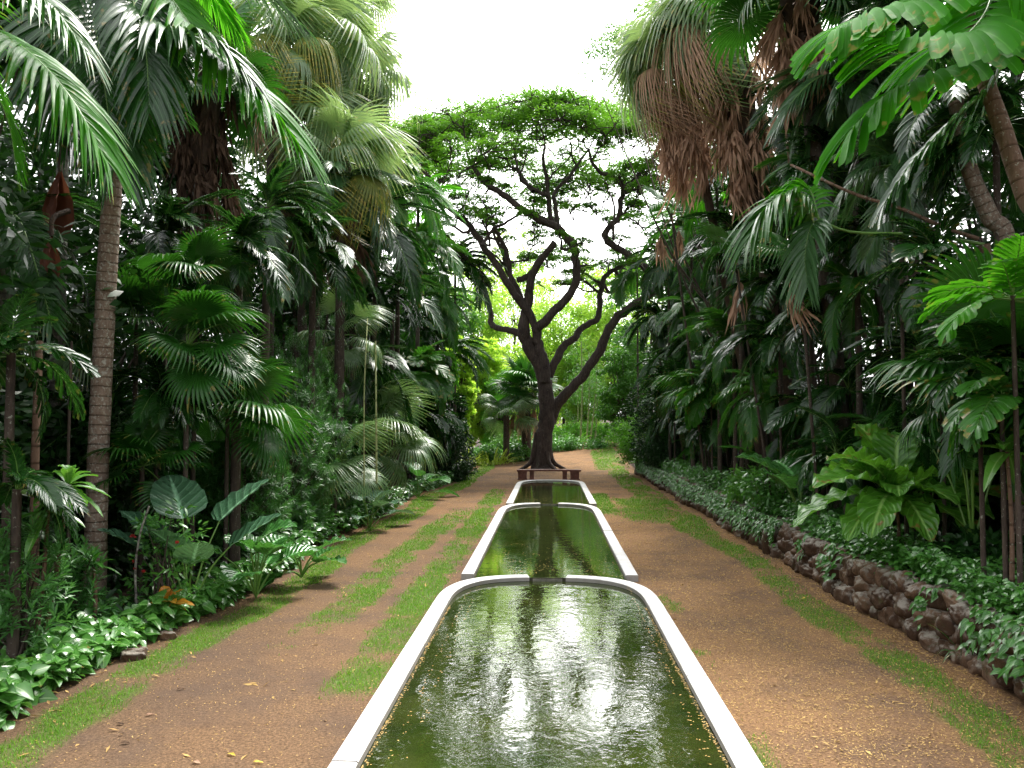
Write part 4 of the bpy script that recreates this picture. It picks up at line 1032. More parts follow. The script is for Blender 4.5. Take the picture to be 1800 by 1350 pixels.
# ------------------------------------------------------------------ dark backing trees
i = 0
side_w = {-1: 'left', 1: 'right'}
for sgn, spots in ((-1, [(11.5, 8), (9.5, 11), (10, 16.5), (10.5, 22), (10, 28.5), (9.5, 36), (9, 44)]), (1, [(11.5, 8), (10, 12), (10.2, 18), (10, 24), (9.5, 31), (9, 39), (9.5, 47)])):
    for x, y in spots:
        hh = (15, 13.5, 14.5)[i % 3]
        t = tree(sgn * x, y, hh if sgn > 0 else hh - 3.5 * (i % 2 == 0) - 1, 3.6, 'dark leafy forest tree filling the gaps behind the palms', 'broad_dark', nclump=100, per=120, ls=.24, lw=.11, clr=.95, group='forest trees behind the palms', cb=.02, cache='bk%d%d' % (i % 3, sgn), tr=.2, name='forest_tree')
        t.rotation_euler[2] = i * 1.3; i += 1

def merged_crown(key, nf, size, el):
    mb = MB(); mats = list(FR[key][0].materials)
    ga = random.uniform(0, 6.28)
    for i in range(nf):
        f = i / (nf - 1); e = el[0] + (el[1] - el[0]) * f ** .8 + random.uniform(-10, 10); az = ga + i * 2.39996 + random.uniform(-.3, .3)
        M = np.array(Matrix.Rotation(az, 3, 'Z') @ Matrix.Rotation(-R(e), 3, 'Y') @ Matrix.Rotation(random.uniform(-.4, .4), 3, 'X')) * size * random.uniform(.75, 1.1)
        me = random.choice(FR[key]); nv = len(me.vertices); v = np.empty(nv * 3, np.float32); me.vertices.foreach_get('co', v)
        a = np.empty(nv * 3, np.float32); me.attributes['leaf'].data.foreach_get('vector', a); a = a.reshape(-1, 3).copy(); a[:, 2] = a[:, 2] * .5 + random.random() * .5
        li = np.empty(len(me.loops), np.int32); me.loops.foreach_get('vertex_index', li); mi = np.empty(len(me.polygons), np.int32); me.polygons.foreach_get('material_index', mi)
        mb.add(v.reshape(-1, 3) @ M.T, li.reshape(-1, 4), a, 0); mb.m[-1] = mi
    return mb.mesh('crown', mats)
MC = [merged_crown(k, n, 1., e) for k, n, e in (('dark', 13, (75, -40)), ('dark', 12, (65, -25)), ('mid', 12, (70, -40)), ('fishdark', 11, (70, -35)), ('long', 13, (65, -50)), ('fan_green', 13, (75, -30)))]
def infill(sgn, n, lab, low=False):
    for i in range(n):
        f = (i * .618034) % 1; y = (12.5 if sgn < 0 else 8) + 32 * f ** .9; x = sgn * random.uniform(5.8, 9.2); lv = (i * .381966 + .3) % 1
        z = .5 + lv * (6.5 if sgn < 0 else 8.0)
        if low: y = (17 if sgn < 0 else 14.5) + 27 * f; x = sgn * random.uniform(5.15, 6.3); z = .5 + lv * 3.2
        g = float(H(x, y)); s = random.uniform(1.1, 1.9) * (.8 if z < 2 else 1)
        if y < 10: z = min(z, 4.5)
        if abs(x) / y < .30 and z > 6: continue
        root = empty('feather_palm', (x, y, g), lab, 'palm', ('low palms crowding the %s bed edge' if low else 'shaded palms filling the %s planting') % side_w[sgn])
        top = np.array([random.uniform(-.4, .4), random.uniform(-.3, .3), z]); trunk_part(root, top, (0, 0, -.1), .06, .045, 'bark_dark', sides=8)
        me = MC[i % 6]; o = bpy.data.objects.new('crown', me); COL.objects.link(o); o.parent = root; o.location = top; o.rotation_euler = (0, 0, random.uniform(0, 6.28)); k = s * (.55 if i % 6 == 5 else 1); o.scale = (k, k, k)
infill(-1, 44, 'shaded palm lost among others inside the left planting')
infill(1, 56, 'shaded palm lost among others inside the right planting')
infill(-1, 14, 'low shaded palm crowded along the left bed edge', True)
infill(1, 34, 'low shaded palm crowded along the right bank', True)
def curtain(sgn, n, lab, y0, y1, zmax, xo=0.):
    for i in range(n):
        y = y0 + (y1 - y0) * ((i * .618034 + .2) % 1) ** 1.1; lv = (i * .7548777 + .1) % 1; z = .9 + lv * zmax; x = sgn * (5.25 + xo + 1.1 * random.random() + .06 * z); g = float(H(x, y)); s = random.uniform(.95, 1.45)
        root = empty('feather_palm', (x, y, g), lab, 'palm', 'slender palms forming the %s wall of fronds' % side_w[sgn])
        top = np.array([sgn * -.25, random.uniform(-.3, .3), z]); trunk_part(root, top, (sgn * .8, 0, -.1), .035, .028, 'bark_dark', sides=6)
        k_ = (0, 1, 3, 2, 4, 0)[i % 6]; o = bpy.data.objects.new('crown', MC[k_]); COL.objects.link(o); o.parent = root; o.location = top; o.rotation_euler = (0, R(-12) * sgn, random.uniform(0, 6.28)); o.scale = (s, s, s * 1.1)
curtain(1, 84, 'slender dark palm merged into the right wall of fronds', 14, 42, 9.5)
curtain(1, 16, 'small shaded palm among the plants near the right frame edge', 9.5, 14, 2.6, 1.5)
curtain(-1, 40, 'slender dark palm merged into the left wall of fronds', 20, 43, 7.5)
# low dark bushes that close the view under the palms
for sgn in (-1, 1):
    me = None
    for i, y in enumerate((7, 10, 13.5, 17, 21, 25.5, 30, 35, 41)):
        x = sgn * (8.2 + .5 * (i % 2)); lab = 'dark leafy understory bush in the shade behind the %s palms' % side_w[sgn]
        if me is None:
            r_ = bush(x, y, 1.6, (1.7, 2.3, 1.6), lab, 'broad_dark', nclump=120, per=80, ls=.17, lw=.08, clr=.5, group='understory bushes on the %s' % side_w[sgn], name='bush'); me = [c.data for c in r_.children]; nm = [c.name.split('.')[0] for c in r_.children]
        else:
            r_ = empty('bush', (x, y, float(H(x, y))), lab, 'shrub', 'understory bushes on the %s' % side_w[sgn], rz=i * 2.1)
            for q, n_ in zip(me, nm): obj(n_, q, None, r_)

# ------------------------------------------------------------------ left side
# ringed palm with hero fronds
def hero_frond(root, path, key, matb='palm_bright', **kw):
    o = np.array(root.location); pts = [P(*p) - o for p in path]
    mb = frond_mb(pts, **kw); return obj('frond', mb, [MT[matb], MT['petiole']], root)
def ringed():
    b = P(166, 1075, 11.25); t = P(200, 285, 11.25); root = empty('feather_palm', (b[0], b[1], 0), 'tall feather palm with a pale ringed trunk near the left foreground', 'palm', 'feather palms')
    o = np.array([b[0], b[1], 0]); top = P(212, 60, 11.25)
    mb = MB(); C = spline([(0, 0, -.1), (0, 0, .35), P(172, 820, 11.25) - o, P(185, 540, 11.25) - o, t - o, top - o], 90); rr = np.interp(np.linspace(0, 1, 90), [0, .06, .2, .6, 1], [.185, .165, .15, .135, .12])
    rr = rr * (1 + .018 * np.sin(np.arange(90) * 2.1)); tube(mb, C, rr, 20, lump=.02); obj('trunk', mb, MT['bark_ring'], root)
    mb = MB(); cs = P(235, -120, 11.25) - o; tube(mb, spline([top - o, (top - o) * .5 + cs * .5, cs], 10), np.linspace(.16, .09, 10), 14); obj('crownshaft', mb, MT['crownshaft'], root)
    kw = dict(npair=54, ll=.25, lw=.024, droop=.65, S=6, bare=.14, rr=.022, jit=.04)
    hero_frond(root, [(235, -120, 11.2), (290, -20, 10.8), (370, 90, 10.5), (455, 165, 10.2), (520, 250, 10.1)], '', 'palm_bright', **kw)
    hero_frond(root, [(235, -120, 11.2), (240, -10, 10.6), (290, 50, 10.2), (370, 70, 10.0), (430, 130, 9.9)], '', 'palm_grey', **kw)
    hero_frond(root, [(235, -120, 11.2), (160, -40, 10.8), (175, 90, 10.3), (190, 200, 10.1), (200, 285, 10.0)], '', 'palm_dark', **{**kw, 'll': .26})
    hero_frond(root, [(235, -120, 11.2), (120, -30, 10.8), (100, 60, 10.3), (110, 170, 10.1), (135, 250, 10.0)], '', 'palm_dark', **{**kw, 'll': .26})
    hero_frond(root, [(235, -120, 11.2), (230, -20, 10.4), (255, 80, 9.9), (262, 190, 9.7)], '', 'palm_dark', **{**kw, 'll': .24})
    hero_frond(root, [(235, -120, 11.2), (330, -80, 11.2), (440, -30, 11.4), (540, 60, 11.6)], '', 'palm_grey', **kw)
    hero_frond(root, [(235, -120, 11.2), (310, -70, 12), (370, -10, 12.6), (420, 60, 13)], '', 'palm_bright', **kw)
    hero_frond(root, [(235, -120, 11.2), (150, -90, 12), (60, -30, 12.6), (10, 80, 13)], '', 'palm_dark', **kw)
ringed()
def left_big():
    b = P(-60, 1150, 9.0); top = P(-70, 60, 9.0); root = empty('feather_palm', (b[0], b[1], 0), 'feather palm at the left edge whose long bright fronds arch into the frame', 'palm', 'feather palms')
    o = np.array([b[0], b[1], 0]); trunk_part(root, top - o, (0, 0, -.1), .17, .14, 'bark_ring')
    kw = dict(npair=54, ll=.29, lw=.022, droop=.7, S=6, bare=.08, rr=.02, jit=.04)
    hero_frond(root, [(-70, 60, 9), (-20, 50, 8.7), (60, 100, 8.4), (130, 180, 8.2), (185, 280, 8.1)], '', 'palm_bright', **kw)
    hero_frond(root, [(-70, 60, 9), (-40, -20, 8.7), (20, -30, 8.3), (90, 10, 8.1), (150, 90, 8.0)], '', 'palm_mid', **{**kw, 'll': .26})
    hero_frond(root, [(-70, 60, 9), (-40, 110, 9.2), (10, 200, 9.4), (30, 300, 9.5)], '', 'palm_bright', **kw)
left_big()
fp = palm(112, 205, 12.5, 'feather palm with a yellow green crownshaft behind the left edge fronds', 'dark', 14, 1.9, .12, 'bark_grey', shaft=.9, el=(75, 5))
fp2 = palm(20, 395, 11.5, 'stout grey trunked palm leaning at the far left edge', 'long', 14, 1.9, .17, 'bark_grey', lean=(-.6, 0), el=(60, -45))
# red bracts hanging from the palm by the left edge
for (px, py, d, L, lab) in ((105, 345, 11.6, .9, 'long dark red drooping palm sheath near the left edge'), (90, 445, 10.6, .55, 'shorter reddish dried sheath below the longer one at the left edge')):
    c = P(px, py, d); root = empty('palm_sheath', c, lab, 'palm sheath'); mb = MB()
    leaves(mb, [(0, 0, L * .4)] * 3, [(.15, 0, -1), (-.1, .1, -1), (0, -.15, -1)], [(0, -1, .1), (.5, -1, .1), (-.6, -1, 0)], L, L * .42, .1, S=10, C=3, prof='paddle', fold=.5, wave=.05); obj('blade', mb, MT['redsheath'], root)
    mb = MB(); tube(mb, spline([(0, 0, L * .4), (-.05, .1, L * .9), (.02, .35, L * 1.2)], 8), np.linspace(.03, .04, 8), 6); obj('stalk', mb, MT['fiber'], root)
# fan palms, top left
fan_palm(365, 120, 16, 'fan palm with a thick brown skirt on a leaning slim trunk', nf=18, size=1.0, r=.14, skirt=26, sk='dead_dark', sklen=2.0, lean=(-.5, 0), key='fan_green', bark='bark_grey')
fan_palm(300, 60, 19, 'fan palm with a dark skirt half hidden behind the skirted one', nf=14, size=1.0, skirt=16, sklen=1.9, key='fan_green')
fan_palm(480, 70, 20, 'pale fan palm with drooping leaves left of the tall pair', nf=26, size=1.15, skirt=14, sk='dead', sklen=1.6, yellow=.4, el=(80, -75))
fan_palm(560, 70, 22, 'tall pale fan palm reaching the top of the frame', nf=28, size=1.2, skirt=14, sk='dead_dark', sklen=2.4, yellow=.35, el=(85, -80))
fan_palm(625, 130, 25, 'pale fan palm standing against the white sky', nf=26, size=1.15, skirt=10, sk='dead_dark', sklen=1.5, el=(85, -75))
fan_palm(535, 235, 21, 'yellowing fan palm with a dark brown skirt below', nf=24, size=1.1, skirt=24, sk='dead_dark', sklen=2.2, yellow=.7, el=(70, -80))
fan_palm(600, 285, 20, 'pale fan palm with spread leaves above the glossy fronds', nf=20, size=1.05, skirt=12, sk='dead_dark', sklen=1.8, yellow=.3, el=(75, -60))
fan_palm(655, 320, 27, 'lower yellow tipped fan palm next to the umbrella crown', nf=18, size=1.05, skirt=8, sk='dead', sklen=1.2, yellow=.5, el=(70, -60))
fan_palm(610, -10, 26, 'high fan palm crown cut by the top of the frame', nf=22, size=1.1, skirt=8, sk='dead', sklen=1.2, yellow=.3, el=(80, -70))
# feather palms, middle left
LP = [
 (470, 365, 15, 'glossy feather palm under the thick brown skirt', 'dark', 15, 1.5),
 (600, 335, 19, 'feather palm with grey green glossy fronds under the yellow fan palm', 'grey', 14, 1.7),
 (660, 395, 18.5, 'feather palm whose long dark fronds arch down at mid height', 'dark', 16, 2.0),
 (700, 330, 22, 'bright feather palm rising beside the pale fan leaves', 'mid', 14, 1.7),
 (735, 365, 25, 'light green feather palm touching the umbrella tree limbs', 'bright', 12, 1.8),
 (735, 440, 24, 'feather palm with striped glossy leaflets above the dark hollow', 'mid', 16, 1.8),
 (550, 440, 17, 'dark feather palm spreading behind the low fan leaves', 'dark', 16, 1.7),
 (800, 470, 31, 'dark feather palm beside the left limb of the umbrella tree', 'dark', 15, 2.0),
 (770, 530, 27, 'feather palm with neat green fronds pointing at the umbrella trunk', 'mid', 15, 1.7),
 (690, 520, 21, 'short feather palm behind the narrow leaved shrubs', 'dark', 14, 1.6),
 (790, 620, 30, 'low feather palm at the end of the left planting', 'mid', 14, 1.6),
 (730, 650, 22, 'small bright feather palm above the silvery fan leaves', 'fish', 12, 1.3),
 (745, 730, 24, 'dark low palm at the far left bed edge', 'dark', 12, 1.4),
 (420, 440, 13.5, 'dark feather palm behind the big green fans', 'dark', 14, 1.4),
 (290, 420, 14.5, 'dark feather palm just right of the ringed trunk', 'dark', 14, 1.5),
 (60, 560, 13, 'dark feather palm at mid height by the left edge', 'dark', 13, 1.3),
 (20, 620, 8.8, 'broad leaved palm poking in at the left edge', 'fishdark', 10, 1.0),
 (280, 700, 12.3, 'low dark palm behind the elephant ears', 'dark', 13, 1.1),
 (70, 700, 12.5, 'small feather palm behind the strap leaved plant', 'dark', 12, .9),
 (30, 860, 8.2, 'dark low palm at the lower left edge', 'dark', 11, .75),
 (640, 640, 18.5, 'dark feather palm rising behind the shrubs beside two thin canes', 'long', 13, 1.5),
 (340, 300, 18, 'shaded feather palm deep behind the ringed trunk', 'mid', 14, 1.8),
]
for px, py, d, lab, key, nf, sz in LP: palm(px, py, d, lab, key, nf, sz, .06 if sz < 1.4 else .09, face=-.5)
# low fan palms
for px, py, d, lab, key, sz, nf in ((345, 500, 12.6, 'low fan palm with large bright green round leaves', 'fan_green', .62, 11), (330, 610, 11.0, 'dark green fan palm right of the ringed trunk', 'fan_green', .7, 13), (400, 730, 12.0, 'fan palm with arching narrow fingers above the elephant ears', 'fan_green', .75, 11),
        (660, 770, 16.2, 'silvery fan palm catching light above the left bed edge', 'fan_white', .85, 12), (590, 820, 15.3, 'low silvery fan palm with leaves nearly touching the ground', 'fan_white', .75, 9), (105, 600, 12.5, 'whitish fan leaves left of the ringed trunk', 'fan_white', .6, 8), (600, 590, 17.5, 'pale fan leaves poking over the narrow leaved shrubs', 'fan_white', .7, 9),
        (250, 820, 11.8, 'dark fan leaves hanging behind the elephant ears', 'fan_green', .6, 9), (240, 570, 13.0, 'sunlit narrow fan palm right against the ringed trunk', 'fan_green', .7, 8)):
    fan_palm(px, py, d, lab, key=key, nf=nf, size=sz, r=.04, el=(70, -35), group='low fan palms', face=-.6, lim=4.9 if py > 740 else 5.3)
for px, py, d, r, lab in ((500, 640, 16.5, (1.1, 1.1, .9), 'tall narrow leaved shrub right of the big green fans'), (590, 690, 19.5, (1.1, 1.1, .9), 'narrow leaved shrub left of the silvery fan palm'), (450, 730, 14.6, (.9, .9, .7), 'dark narrow leaved shrub above the elephant ears'), (560, 790, 17.6, (.9, .9, .6), 'low narrow leaved shrub at the left bed edge'), (650, 650, 24, (1.1, 1, .9), 'narrow leaved shrub furthest along the left bed'),
        (530, 570, 18, (.8, .8, .8), 'upper narrow leaved shrub reaching the dark fronds')):
    c = P(px, py, d); sprig_shrub(min(c[0], -5.5), c[1], c[2] - r[2] * .5, r, lab, nsp=560)
for px, py, d, r, lab in ((40, 980, 8.4, (.55, .5, .55), 'dark whorled shrub at the lower left edge'), (130, 1010, 9.6, (.4, .4, .4), 'small whorled plant left of the ringed trunk base')):
    c = P(px, py, d); sprig_shrub(c[0], c[1], c[2], r, lab, nsp=110, ll=.15, lw=.028, per=16, mat='podo')
# elephant ears
rosette(330, 1080, 10.9, 'elephant ear plant with huge grey green upright leaves', 'ear_grey', 7, .92, .66, 'ear', pet=1.15, droop=.1, C=3, S=12, wave=.03, name='elephant_ear', group='elephant ear plants', list_=[(170, 66, .9), (128, 74, 1.12), (52, 70, 1.12), (250, 80, .75), (20, 60, .9), (200, 60, .85), (300, 62, .75)])
rosette(450, 1045, 12.0, 'elephant ear plant with flat dark green leaves by the turf', 'ear_green', 9, .72, .56, 'ear', pet=.75, droop=.35, C=3, S=12, wave=.05, name='elephant_ear', group='elephant ear plants', face=-.6, el=(85, 35), spread=.8)
rosette(530, 1010, 13.4, 'wide leaved elephant ear leaning over the left turf strip', 'ear_green', 6, .7, .5, 'ear', pet=.45, droop=.3, C=3, S=10, wave=.08, name='elephant_ear', group='elephant ear plants', face=-.4, el=(70, 25), spread=.6)
rosette(650, 928, 20.0, 'far elephant ear plant with blue grey leaves', 'ear_grey', 9, .85, .62, 'ear', pet=.75, droop=.3, C=3, S=10, name='elephant_ear', group='elephant ear plants', face=-.6, el=(80, 25))
rosette(735, 875, 28, 'elephant ear plant at the dark far end of the left bed', 'ear_green', 8, .85, .62, 'ear', pet=.8, droop=.4, C=2, S=8, name='elephant_ear', group='elephant ear plants', el=(80, 20))
# ti plants
rosette(120, 850, 8.7, 'bright green strap leaved plant on a thin cane in front of the ringed trunk', 'ti', 18, .50, .12, 'strap', el=(80, -25), droop=.45, S=9, C=2, wave=.05, name='ti_plant', group='ti plants', stem=(.28, 0), fold=.35)
rosette(85, 895, 8.5, 'second strap leaved head, lower and left of the bright one', 'ti', 12, .42, .10, 'strap', el=(75, -20), droop=.5, S=8, C=2, name='ti_plant', group='ti plants', stem=(.15, 0), fold=.35)
rosette(165, 990, 9.6, 'small dark strap leaved plant at the foot of the ringed trunk', 'palm_mid', 12, .34, .06, 'strap', el=(80, 0), droop=.4, S=8, name='ti_plant', group='ti plants')
rosette(262, 1114, 10.0, 'spiky grey green rosette at the left bed edge', 'palm_grey', 14, .34, .07, 'strap', el=(80, 10), droop=.25, S=7, name='rosette_plant')
rosette(362, 1062, 11.6, 'dark rosette low on the bed edge left of the flat elephant ears', 'broad_mid', 12, .34, .08, 'lance', el=(80, 10), droop=.3, S=7, name='rosette_plant')
rosette(478, 1006, 14.0, 'yellow streaked strap rosette at the left turf edge', 'fan_yellow', 10, .4, .05, 'strap', el=(70, 0), droop=.5, S=7, name='rosette_plant')
# flowering shrub and croton
c = P(295, 950, 10.6); root = bush(c[0], c[1], 1.0, (.5, .45, .5), 'small shrub with red buds left of the elephant ears', 'cover', nclump=40, per=16, ls=.11, lw=.045, clr=.15, name='flowering_shrub', S=3, upb=.8)
for i in range(6):
    mb = MB(); a = random.uniform(0, 6.28); p = np.array([math.cos(a) * .42, -abs(math.sin(a)) * .4, random.uniform(.5, 1.25)])
    leaves(mb, np.repeat(p[None], 9, 0), unit(rng.normal(0, .5, (9, 3)) + np.array([0, -.1, .8])), (0, -1, .2), .045, .024, .1, S=3, prof='paddle'); obj('flower', mb, MT['red'], root)
root = rosette(292, 1060, 10.3, 'orange and red leaved croton plant at the left bed edge', 'orange', 13, .36, .17, 'lance', el=(70, 0), droop=.4, S=7, C=2, wave=.06, name='croton')
# thin canes and lianas on the left
def cane(path, r, label, mat='bark_dark', name='cane', cat='stem', group='thin bare canes', leafkey=None):
    pts = [P(*p) for p in path]; b = pts[0]; g = float(H(b[0], b[1])); root = None
    mb = MB(); C = spline(pts, 26) - b; tube(mb, C, np.linspace(r, r * .7, 26), 7, lump=.06)
    o = obj(name, mb, MT[mat]); o.location = b; tag(o, label, cat, group)
cane([(640, 855, 16), (640, 700, 16), (643, 620, 16), (646, 560, 16.5)], .015, 'pale thin cane left of a thicker greenish one above the shrubs', 'bamboo')
cane([(662, 850, 16.5), (661, 720, 16.5), (660, 600, 16.8)], .022, 'greenish cane right of the thinner pale one', 'bamboo')
cane([(240, 1075, 10.3), (238, 1000, 10.3), (246, 940, 10.3), (262, 890, 10.3)], .018, 'thin grey twig stem between the ringed trunk and the red buds', 'bark_grey')
cane([(60, 1040, 10), (62, 800, 10), (70, 600, 10.2)], .06, 'brown bare trunk behind the strap leaved plant', 'bark_red')
cane([(122, 1060, 10.6), (120, 820, 10.6), (126, 600, 10.8)], .025, 'thin dark stem just left of the ringed trunk', 'bark_dark')

# ground cover, left edge and right bank
def cover(name, label, pts_fn, n, ls, lw, mat, prof='heart', hgt=.18, S=5, droop=.5):
    x, y, k = pts_fn(n); mb = MB(); n = len(x); az = rng.uniform(0, 2 * PI, n)
    hz = hgt * rng.random(n) * (.4 + .9 * fbm(x * 2.5, y * 2.5, 13)) * k
    tilt = rng.uniform(-.5, .5, n)
    d = np.stack([np.cos(az), np.sin(az), tilt], 1)
    # leaves face up and out towards the open path
    nn = np.stack([rng.normal(0, .35, n) + (.35 if x.mean() < 0 else -.35), rng.normal(-.25, .35, n), np.ones(n)], 1)
    leaves(mb, np.stack([x, y, H(x, y) + .03 + hz], 1), d, nn, ls * rng.uniform(.6, 1.25, n), lw * rng.uniform(.7, 1.2, n), rng.uniform(.1, 1, n) * droop, S=S, prof=prof, fold=.3, C=1)
    tag(obj(name, mb, MT[mat]), label, 'ground cover', kind='stuff')
def left_strip(n):
    y = rng.uniform(5.5, 15, n); e = bed_edge(y); x = e - .0 + .12 - np.abs(rng.normal(0, .38, n)) + .2 * (fbm(y * 2, y * 0, 77) - .5); return x, y, np.ones(n)
def left_far(n):
    y = rng.uniform(14, 44, n); e = bed_edge(y); x = e + .15 - np.abs(rng.normal(0, .45, n)); return x, y, np.full(n, 1.5)
cover('ground_cover', 'glossy heart shaped leaves creeping along the near left bed', left_strip, 3600, .16, .14, 'pothos', hgt=.34)
cover('ground_cover', 'dark leafy ground plants edging the far left bed', left_far, 5200, .16, .11, 'cover', prof='lance', hgt=.35, S=3)
def bank(n, y0, y1, w):
    y = rng.uniform(y0, y1, n); x = wallx(y) + .10 + .12 * fbm(y * 1.5, y * 0, 8) + np.abs(rng.normal(0, w, n)); return x, y, np.ones(n)
cover('ground_cover', 'small glossy leaves spilling over the near stone wall', lambda n: bank(n, 6, 16, .55), 9500, .095, .065, 'cover', prof='lance', hgt=.42, S=4)
cover('ground_cover', 'dense small leaved ground plants covering the far right bank', lambda n: bank(n, 15, 46, .8), 13000, .12, .075, 'cover', prof='lance', hgt=.55, S=3)
def face_(n):
    y = rng.uniform(6, 40, n); k = rng.random(n) < np.where(y > 16, .85, .9 * (fbm(y * 1.1, y * 0 + 2, 15) > .50)); y = y[k]; x = wallx(y) - .02 - .10 * rng.random(len(y)) + .1
    return x, y, np.ones(len(y))
x_, y_, k_ = face_(5200); mb = MB(); n_ = len(x_); zz = .22 + .5 * rng.random(n_) ** .6; az = rng.uniform(PI * .6, PI * 1.4, n_)
leaves(mb, np.stack([x_ - .12 * (zz < .6), y_, zz], 1), np.stack([np.cos(az), np.sin(az), rng.uniform(-.9, .2, n_)], 1), np.stack([-np.ones(n_), rng.normal(-.3, .4, n_), np.full(n_, .7)], 1), .10 * rng.uniform(.6, 1.3, n_), .065, .4, S=4, prof='lance', fold=.3)
tag(obj('ground_cover', mb, MT['cover']), 'leafy runners hanging down over the face of the stone wall', 'ground cover', kind='stuff')
def lb(n):
    y = rng.uniform(5, 30, n); return bed_edge(y) - .4 - rng.random(n) * 3, y, np.ones(n)
cover('undergrowth', 'shaded low plants on the forest floor of the left bed', lb, 2600, .22, .08, 'broad_dark', prof='lance', hgt=.5, S=3)
def rb(n):
    y = rng.uniform(6, 34, n); return wallx(y) + 1.2 + rng.random(n) * 4, y, np.ones(n)
cover('undergrowth', 'shaded low plants on the forest floor of the right bank', rb, 3600, .20, .08, 'broad_dark', prof='lance', hgt=.6, S=3)

# ------------------------------------------------------------------ right side
fan_palm(1275, 50, 20, 'leaning fan palm with rust brown dead leaves beside the white sky', key='fan_pale', nf=34, deadk=.36, face=PI, size=1.2, r=.2, lean=(1.9, .5), skirt=30, sk='dead', sklen=2.6, yellow=.15, sksz=1.25, el=(80, -75), bark='fiber')
fan_palm(1195, 110, 21, 'yellow edged fan palm head nearest the white sky on the right', key='fan_pale', nf=26, deadk=.6, face=PI - .4, size=1.1, r=.12, lean=(2.3, .5), skirt=22, sk='dead', sklen=1.8, yellow=.2, sksz=1.2, el=(75, -70), bark='fiber')
fan_palm(1400, -40, 15.5, 'fan palm with brown leaves dangling from the top of the frame', key='fan_green', nf=18, size=1.1, r=.16, lean=(1, .4), skirt=22, sk='dead', sklen=1.1, el=(70, -40))
fan_palm(1180, 375, 24, 'half hidden palm with two collapsed brown leaves below the rust skirt', key='fan_green', nf=6, size=.8, r=.04, skirt=2, sk='dead', sklen=.3, el=(60, 0), fiber=False, lean=(1, 0), sksz=.8)
fan_palm(1290, 445, 17.5, 'small palm with one long dead leaf hanging on the right palm wall', key='fan_green', nf=5, size=.6, r=.03, skirt=1, sk='dead', sklen=.1, el=(50, 0), fiber=False, lean=(.8, 0), sksz=.8)
fan_palm(1405, 455, 13.5, 'palm with a brown dead leaf hanging under the arching frond', key='fan_green', nf=5, size=.6, r=.03, skirt=1, sk='dead', sklen=.1, el=(50, 0), fiber=False, lean=(.3, 0), sksz=.7)
RP = [
 (1175, 455, 31, 'feather palm on the right nearest the umbrella tree', 'dark', 16, 1.8),
 (1215, 400, 27, 'feather palm with short neat fronds right of the hanging dead leaves', 'mid', 15, 1.6),
 (1260, 330, 24, 'sunlit feather palm behind the rust brown dead leaves', 'bright', 14, 1.7),
 (1330, 265, 22, 'dark feather palm below the leaning fan palm', 'dark', 16, 1.8),
 (1300, 420, 21, 'feather palm with broad dark fronds in the middle of the right wall', 'dark', 15, 1.6),
 (1370, 500, 18.5, 'feather palm with fronds hanging like curtains on the right', 'dark', 16, 1.5),
 (1160, 560, 33, 'low dark feather palm above the bright shrub', 'dark', 15, 1.7),
 (1215, 545, 26.5, 'feather palm halfway down the right wall of palms', 'mid', 15, 1.4),
 (1290, 590, 22, 'feather palm with pale undersides at mid height on the right', 'mid', 15, 1.4),
 (1370, 600, 17.5, 'feather palm with glossy striped leaflets above the bank', 'dark', 15, 1.3),
 (1340, 690, 18.5, 'low feather palm whose tips touch the bank plants', 'mid', 14, 1.2),
 (1250, 680, 24, 'short feather palm over the small leaved ground plants', 'fish', 13, 1.2),
 (1185, 665, 30, 'short feather palm behind the dark bend shrub', 'fishdark', 13, 1.3),
 (1240, 750, 25, 'very low palm in the dark behind the ground plants', 'fishdark', 10, 1.0),
 (1450, 560, 16, 'feather palm facing the pool in the dark right hollow', 'dark', 14, 1.3),
 (1460, 300, 16, 'dark feather palm in the shade right of the dead fan leaves', 'dark', 15, 1.6),
 (1500, 140, 15, 'feather palm with fine fronds under the bright fishtail leaves', 'grey', 14, 1.7),
 (1420, 180, 19, 'shaded feather palm beneath the dangling brown leaves', 'long', 15, 1.8),
 (1580, 290, 12.5, 'feather palm with silver glinting fronds left of the slanting trunks', 'grey', 13, 1.3),
 (1650, 470, 11.5, 'feather palm with a level frond pointing left from the right edge', 'fishdark', 11, 1.2),
 (1540, 420, 15, 'very dark feather palm deep in the right hollow', 'dark', 14, 1.4),
 (1620, 620, 13, 'dark feather palm behind the big rosette leaves', 'dark', 13, 1.2),
 (1720, 640, 9.6, 'dark feather palm low at the right edge', 'fishdark', 10, .9),
 (1500, 690, 16, 'shaded low palm above the wavy rosette', 'dark', 12, 1.1),
 (1780, 520, 8.3, 'broad leafleted palm with bright fronds at the right edge', 'fishbright', 9, .95),
 (1760, 700, 8.6, 'broad leafleted dark palm right of the wavy rosette', 'fish', 9, .8),
 (1600, 60, 14, 'dark feather palm high at the upper right', 'dark', 14, 1.7),
 (1750, 240, 11.5, 'shaded palm between the two slanting trunks', 'dark', 13, 1.4),
 (1340, 380, 24, 'narrow feather palm shadowed in the right wall', 'long', 14, 1.6),
 (1120, 480, 37, 'feather palm touching the far right limb of the umbrella tree', 'mid', 14, 1.8),
]
for px, py, d, lab, key, nf, sz in RP: palm(px, py, d, lab, key, nf, sz, .03 if sz < 1.4 else .06, face=PI + .5)
